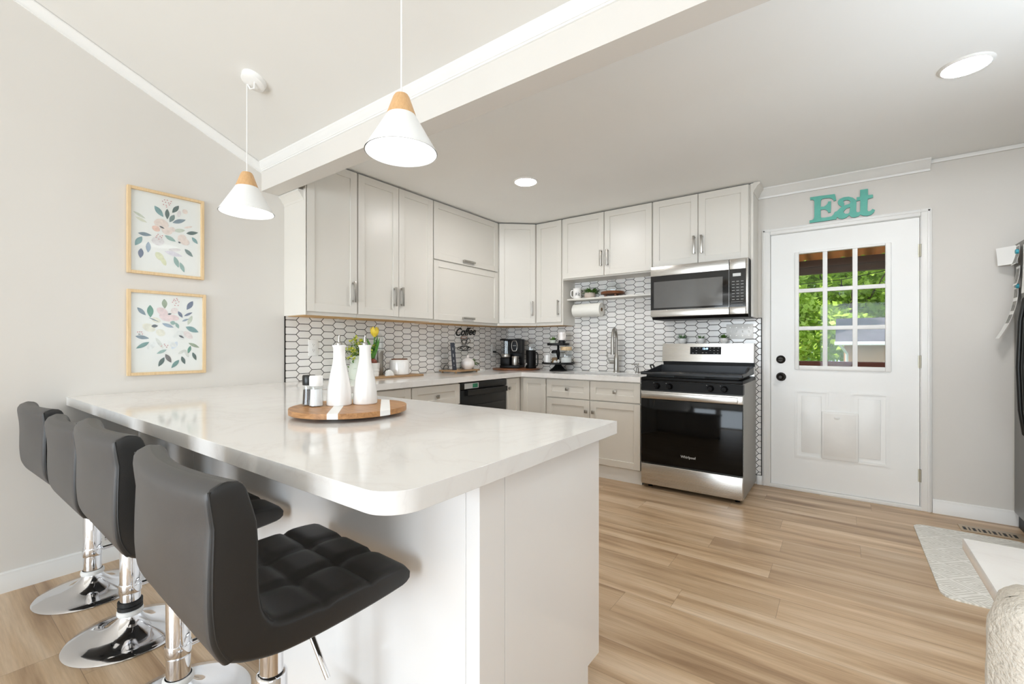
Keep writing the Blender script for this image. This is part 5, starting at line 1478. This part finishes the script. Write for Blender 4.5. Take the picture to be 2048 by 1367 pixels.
# ================================================================ OUTSIDE THE DOOR
GZ = -1.05
m = MB(); m.box(-14, 22, 2.7, 34, GZ - .1, GZ); struct(m.build('ground', 'grass'))
m = MB(); m.box(-.5, 6.5, .13, 2.7, -.2, -.06); struct(m.build('deck_floor', 'deckwood'))
r = thing('patio_roof', 'brown corrugated patio roof with its edge beam seen through the door', 'roof', (3.2, 1.3, 2.2))
m = MB(); nseg = 400
va, vb = [], []
for i in range(nseg + 1):
    x = .8 + 5.0 * i / nseg; z = .034 * math.sin(2 * PI * x / .20)
    va.append([m.bm.verts.new((x, .14, 2.50 + z)), m.bm.verts.new((x, 2.75, 2.272 + z))]); vb.append([m.bm.verts.new((x, .14, 2.506 + z)), m.bm.verts.new((x, 2.75, 2.278 + z))])
for i in range(nseg):
    m.bm.faces.new([va[i][0], va[i + 1][0], va[i + 1][1], va[i][1]]); m.bm.faces.new([vb[i][0], vb[i][1], vb[i + 1][1], vb[i + 1][0]])
m.build('corrugated_panel', 'patiobrown', r)
m = MB(); m.box(.8, 5.8, 2.52, 2.6, 2.085, 2.25); m.box(.8, 5.8, 2.49, 2.52, 2.17, 2.255); m.box(.8, 5.8, 2.70, 2.72, 2.22, 2.285); m.build('edge_beam', 'beambrown', r)
for x in (.9, 5.7):
    m = MB(); m.box(x - .05, x + .05, 2.51, 2.61, -.06, 2.1); m.build('post', 'beambrown', r)
r = thing('deck_railing', 'red brown wooden deck rail low in the door window', 'railing', (3.2, 2.4, -.06))
m = MB(); m.box(.9, 5.6, 2.36, 2.46, .93, .985, .004); m.build('top_rail', 'deckwood', r)
for k in range(36):
    x = 1.0 + k * .13; m = MB(); m.box(x - .018, x + .018, 2.39, 2.43, -.06, .93); m.build('baluster', 'deckwood', r)
r = thing('string_light', 'hanging bulb string light crossing the patio window view', 'string light', (3.2, 2.3, 1.78))
m = MB(); m.tube([(.9, 2.3, 2.08), (2.0, 2.3, 1.95), (2.8, 2.3, 1.94), (3.23, 2.3, 1.962), (3.64, 2.3, 2.03), (4.6, 2.3, 2.24)], .004, 6); m.build('wire', 'blackmatte', r)
m = MB(); m.lathe([(.004, 1.96), (.006, 1.90), (.014, 1.895), (.014, 1.855), (0, 1.855)], (3.235, 2.3, 0), 12); m.build('socket', 'blackmatte', r)
m = MB(); m.lathe([(.012, 1.8545), (.022, 1.83), (.026, 1.80), (.018, 1.776), (0, 1.768)], (3.235, 2.3, 0), 16, cap=False); m.build('bulb', 'glass', r)
r = thing('garage', 'beige sided garage with grey shingle roof seen through the door', 'garage', (6.5, 13, GZ))
m = MB()
n = 26
for k in range(n):
    z0 = GZ + k * (1.28 - GZ) / n; z1 = GZ + (k + 1) * (1.28 - GZ) / n
    m.prism([(11.28, z0), (11.305, z1), (11.5, z1), (11.5, z0)], 3.30, 9.0, lambda a, b, c: (c, a, b))
m.box(3.3, 9.0, 11.5, 16, GZ, 1.28); m.build('siding', 'siding', r)
m = MB(); m.prism([(11.0, 1.30), (13.6, 2.05), (16.3, 1.30), (16.3, 1.26), (11.0, 1.26)], 3.1, 9.2, lambda a, b, c: (c, a, b)); m.build('roof', 'shingle', r)
m = MB(); m.box(3.08, 9.2, 10.92, 11.02, 1.19, 1.29, .01); m.tube([(3.2, 10.97, 1.2), (3.3, 11.15, 1.05), (3.36, 11.22, .95), (3.36, 11.22, GZ)], .035, 8); m.build('gutter', 'trim', r)


def tree(label, x, y, h, rad, zc_, n, mt, seed, name='tree', lf=.16):
    rnd = random.Random(seed)
    r = thing(name, label, 'tree', (x, y, GZ), 'trees beyond the back yard')
    m = MB(); m.tube([(x, y, GZ), (x + .1, y, GZ + h * .35), (x - .05, y + .1, GZ + h * .75)], [.16, .12, .05], 10)
    for k in range(7):
        a = rnd.uniform(0, 2 * PI); z = GZ + h * rnd.uniform(.25, .6); m.tube([(x, y, z), (x + .5 * rad * math.cos(a), y + .5 * rad * math.sin(a), z + rad * .4), (x + .85 * rad * math.cos(a), y + .85 * rad * math.sin(a), z + rad * .75)], [.06, .04, .015], 6)
    m.build('trunk', 'bark', r)
    m = MB()
    blobs = [(x + rnd.uniform(-.75, .75) * rad, y + rnd.uniform(-.7, .7) * rad, zc_ + rnd.uniform(-.8, .8) * h * .38, rad * rnd.uniform(.22, .42)) for _ in range(34)]
    for i in range(n):
        bx_, by_, bz_, br = rnd.choice(blobs)
        d = Vector((rnd.gauss(0, 1), rnd.gauss(0, 1), rnd.gauss(0, 1))).normalized() * br * rnd.uniform(.55, 1.05)
        p = Vector((bx_, by_, bz_)) + d * Vector((1, 1, .8)).length / 1.62
        t = Vector((rnd.gauss(0, 1), rnd.gauss(0, 1), rnd.gauss(0, .6))).normalized(); u = t.orthogonal().normalized()
        u = (u * math.cos(rnd.random() * 6) + t.cross(u) * math.sin(rnd.random() * 6)); s_ = lf * rnd.uniform(.6, 1.1)
        q = [p - t * s_ * .5, p + u * s_ * .28, p + t * s_ * .5, p - u * s_ * .28]
        if q[0].z > GZ + .05: m.poly(q)
    m.build('foliage', mt, r, recalc=False)
tree('tall bright green tree filling the middle panes of the door window', 3.4, 19.8, 7.4, 3.0, 3.6, 13000, 'leaf1', 1, 'tree', .32)
tree('bright green tree at the left panes of the door window', .7, 13.0, 5.8, 2.1, 2.3, 12000, 'leaf1', 2, 'tree', .24)
tree('pale green tree rising behind the right end of the garage roof', 8.6, 20.0, 7.4, 2.3, 4.2, 11000, 'leaf1', 3, 'tree', .32)
tree('dark green shrub left of the garage wall', 2.1, 9.6, 2.2, .7, .1, 5000, 'leaf2', 4, 'shrub', .1)
tree('broad hedge like tree at the back left of the yard', .2, 27.0, 8.5, 3.6, 3.2, 7000, 'leaf1', 6, 'tree', .42)
tree('broad hedge like tree straight behind the garage ridge', 7.0, 29.0, 9.0, 4.2, 3.4, 8000, 'leaf1', 7, 'tree', .46)
tree('broad hedge like tree at the back right of the yard', 14.5, 28.0, 8.5, 3.6, 3.2, 6000, 'leaf1', 8, 'tree', .42)
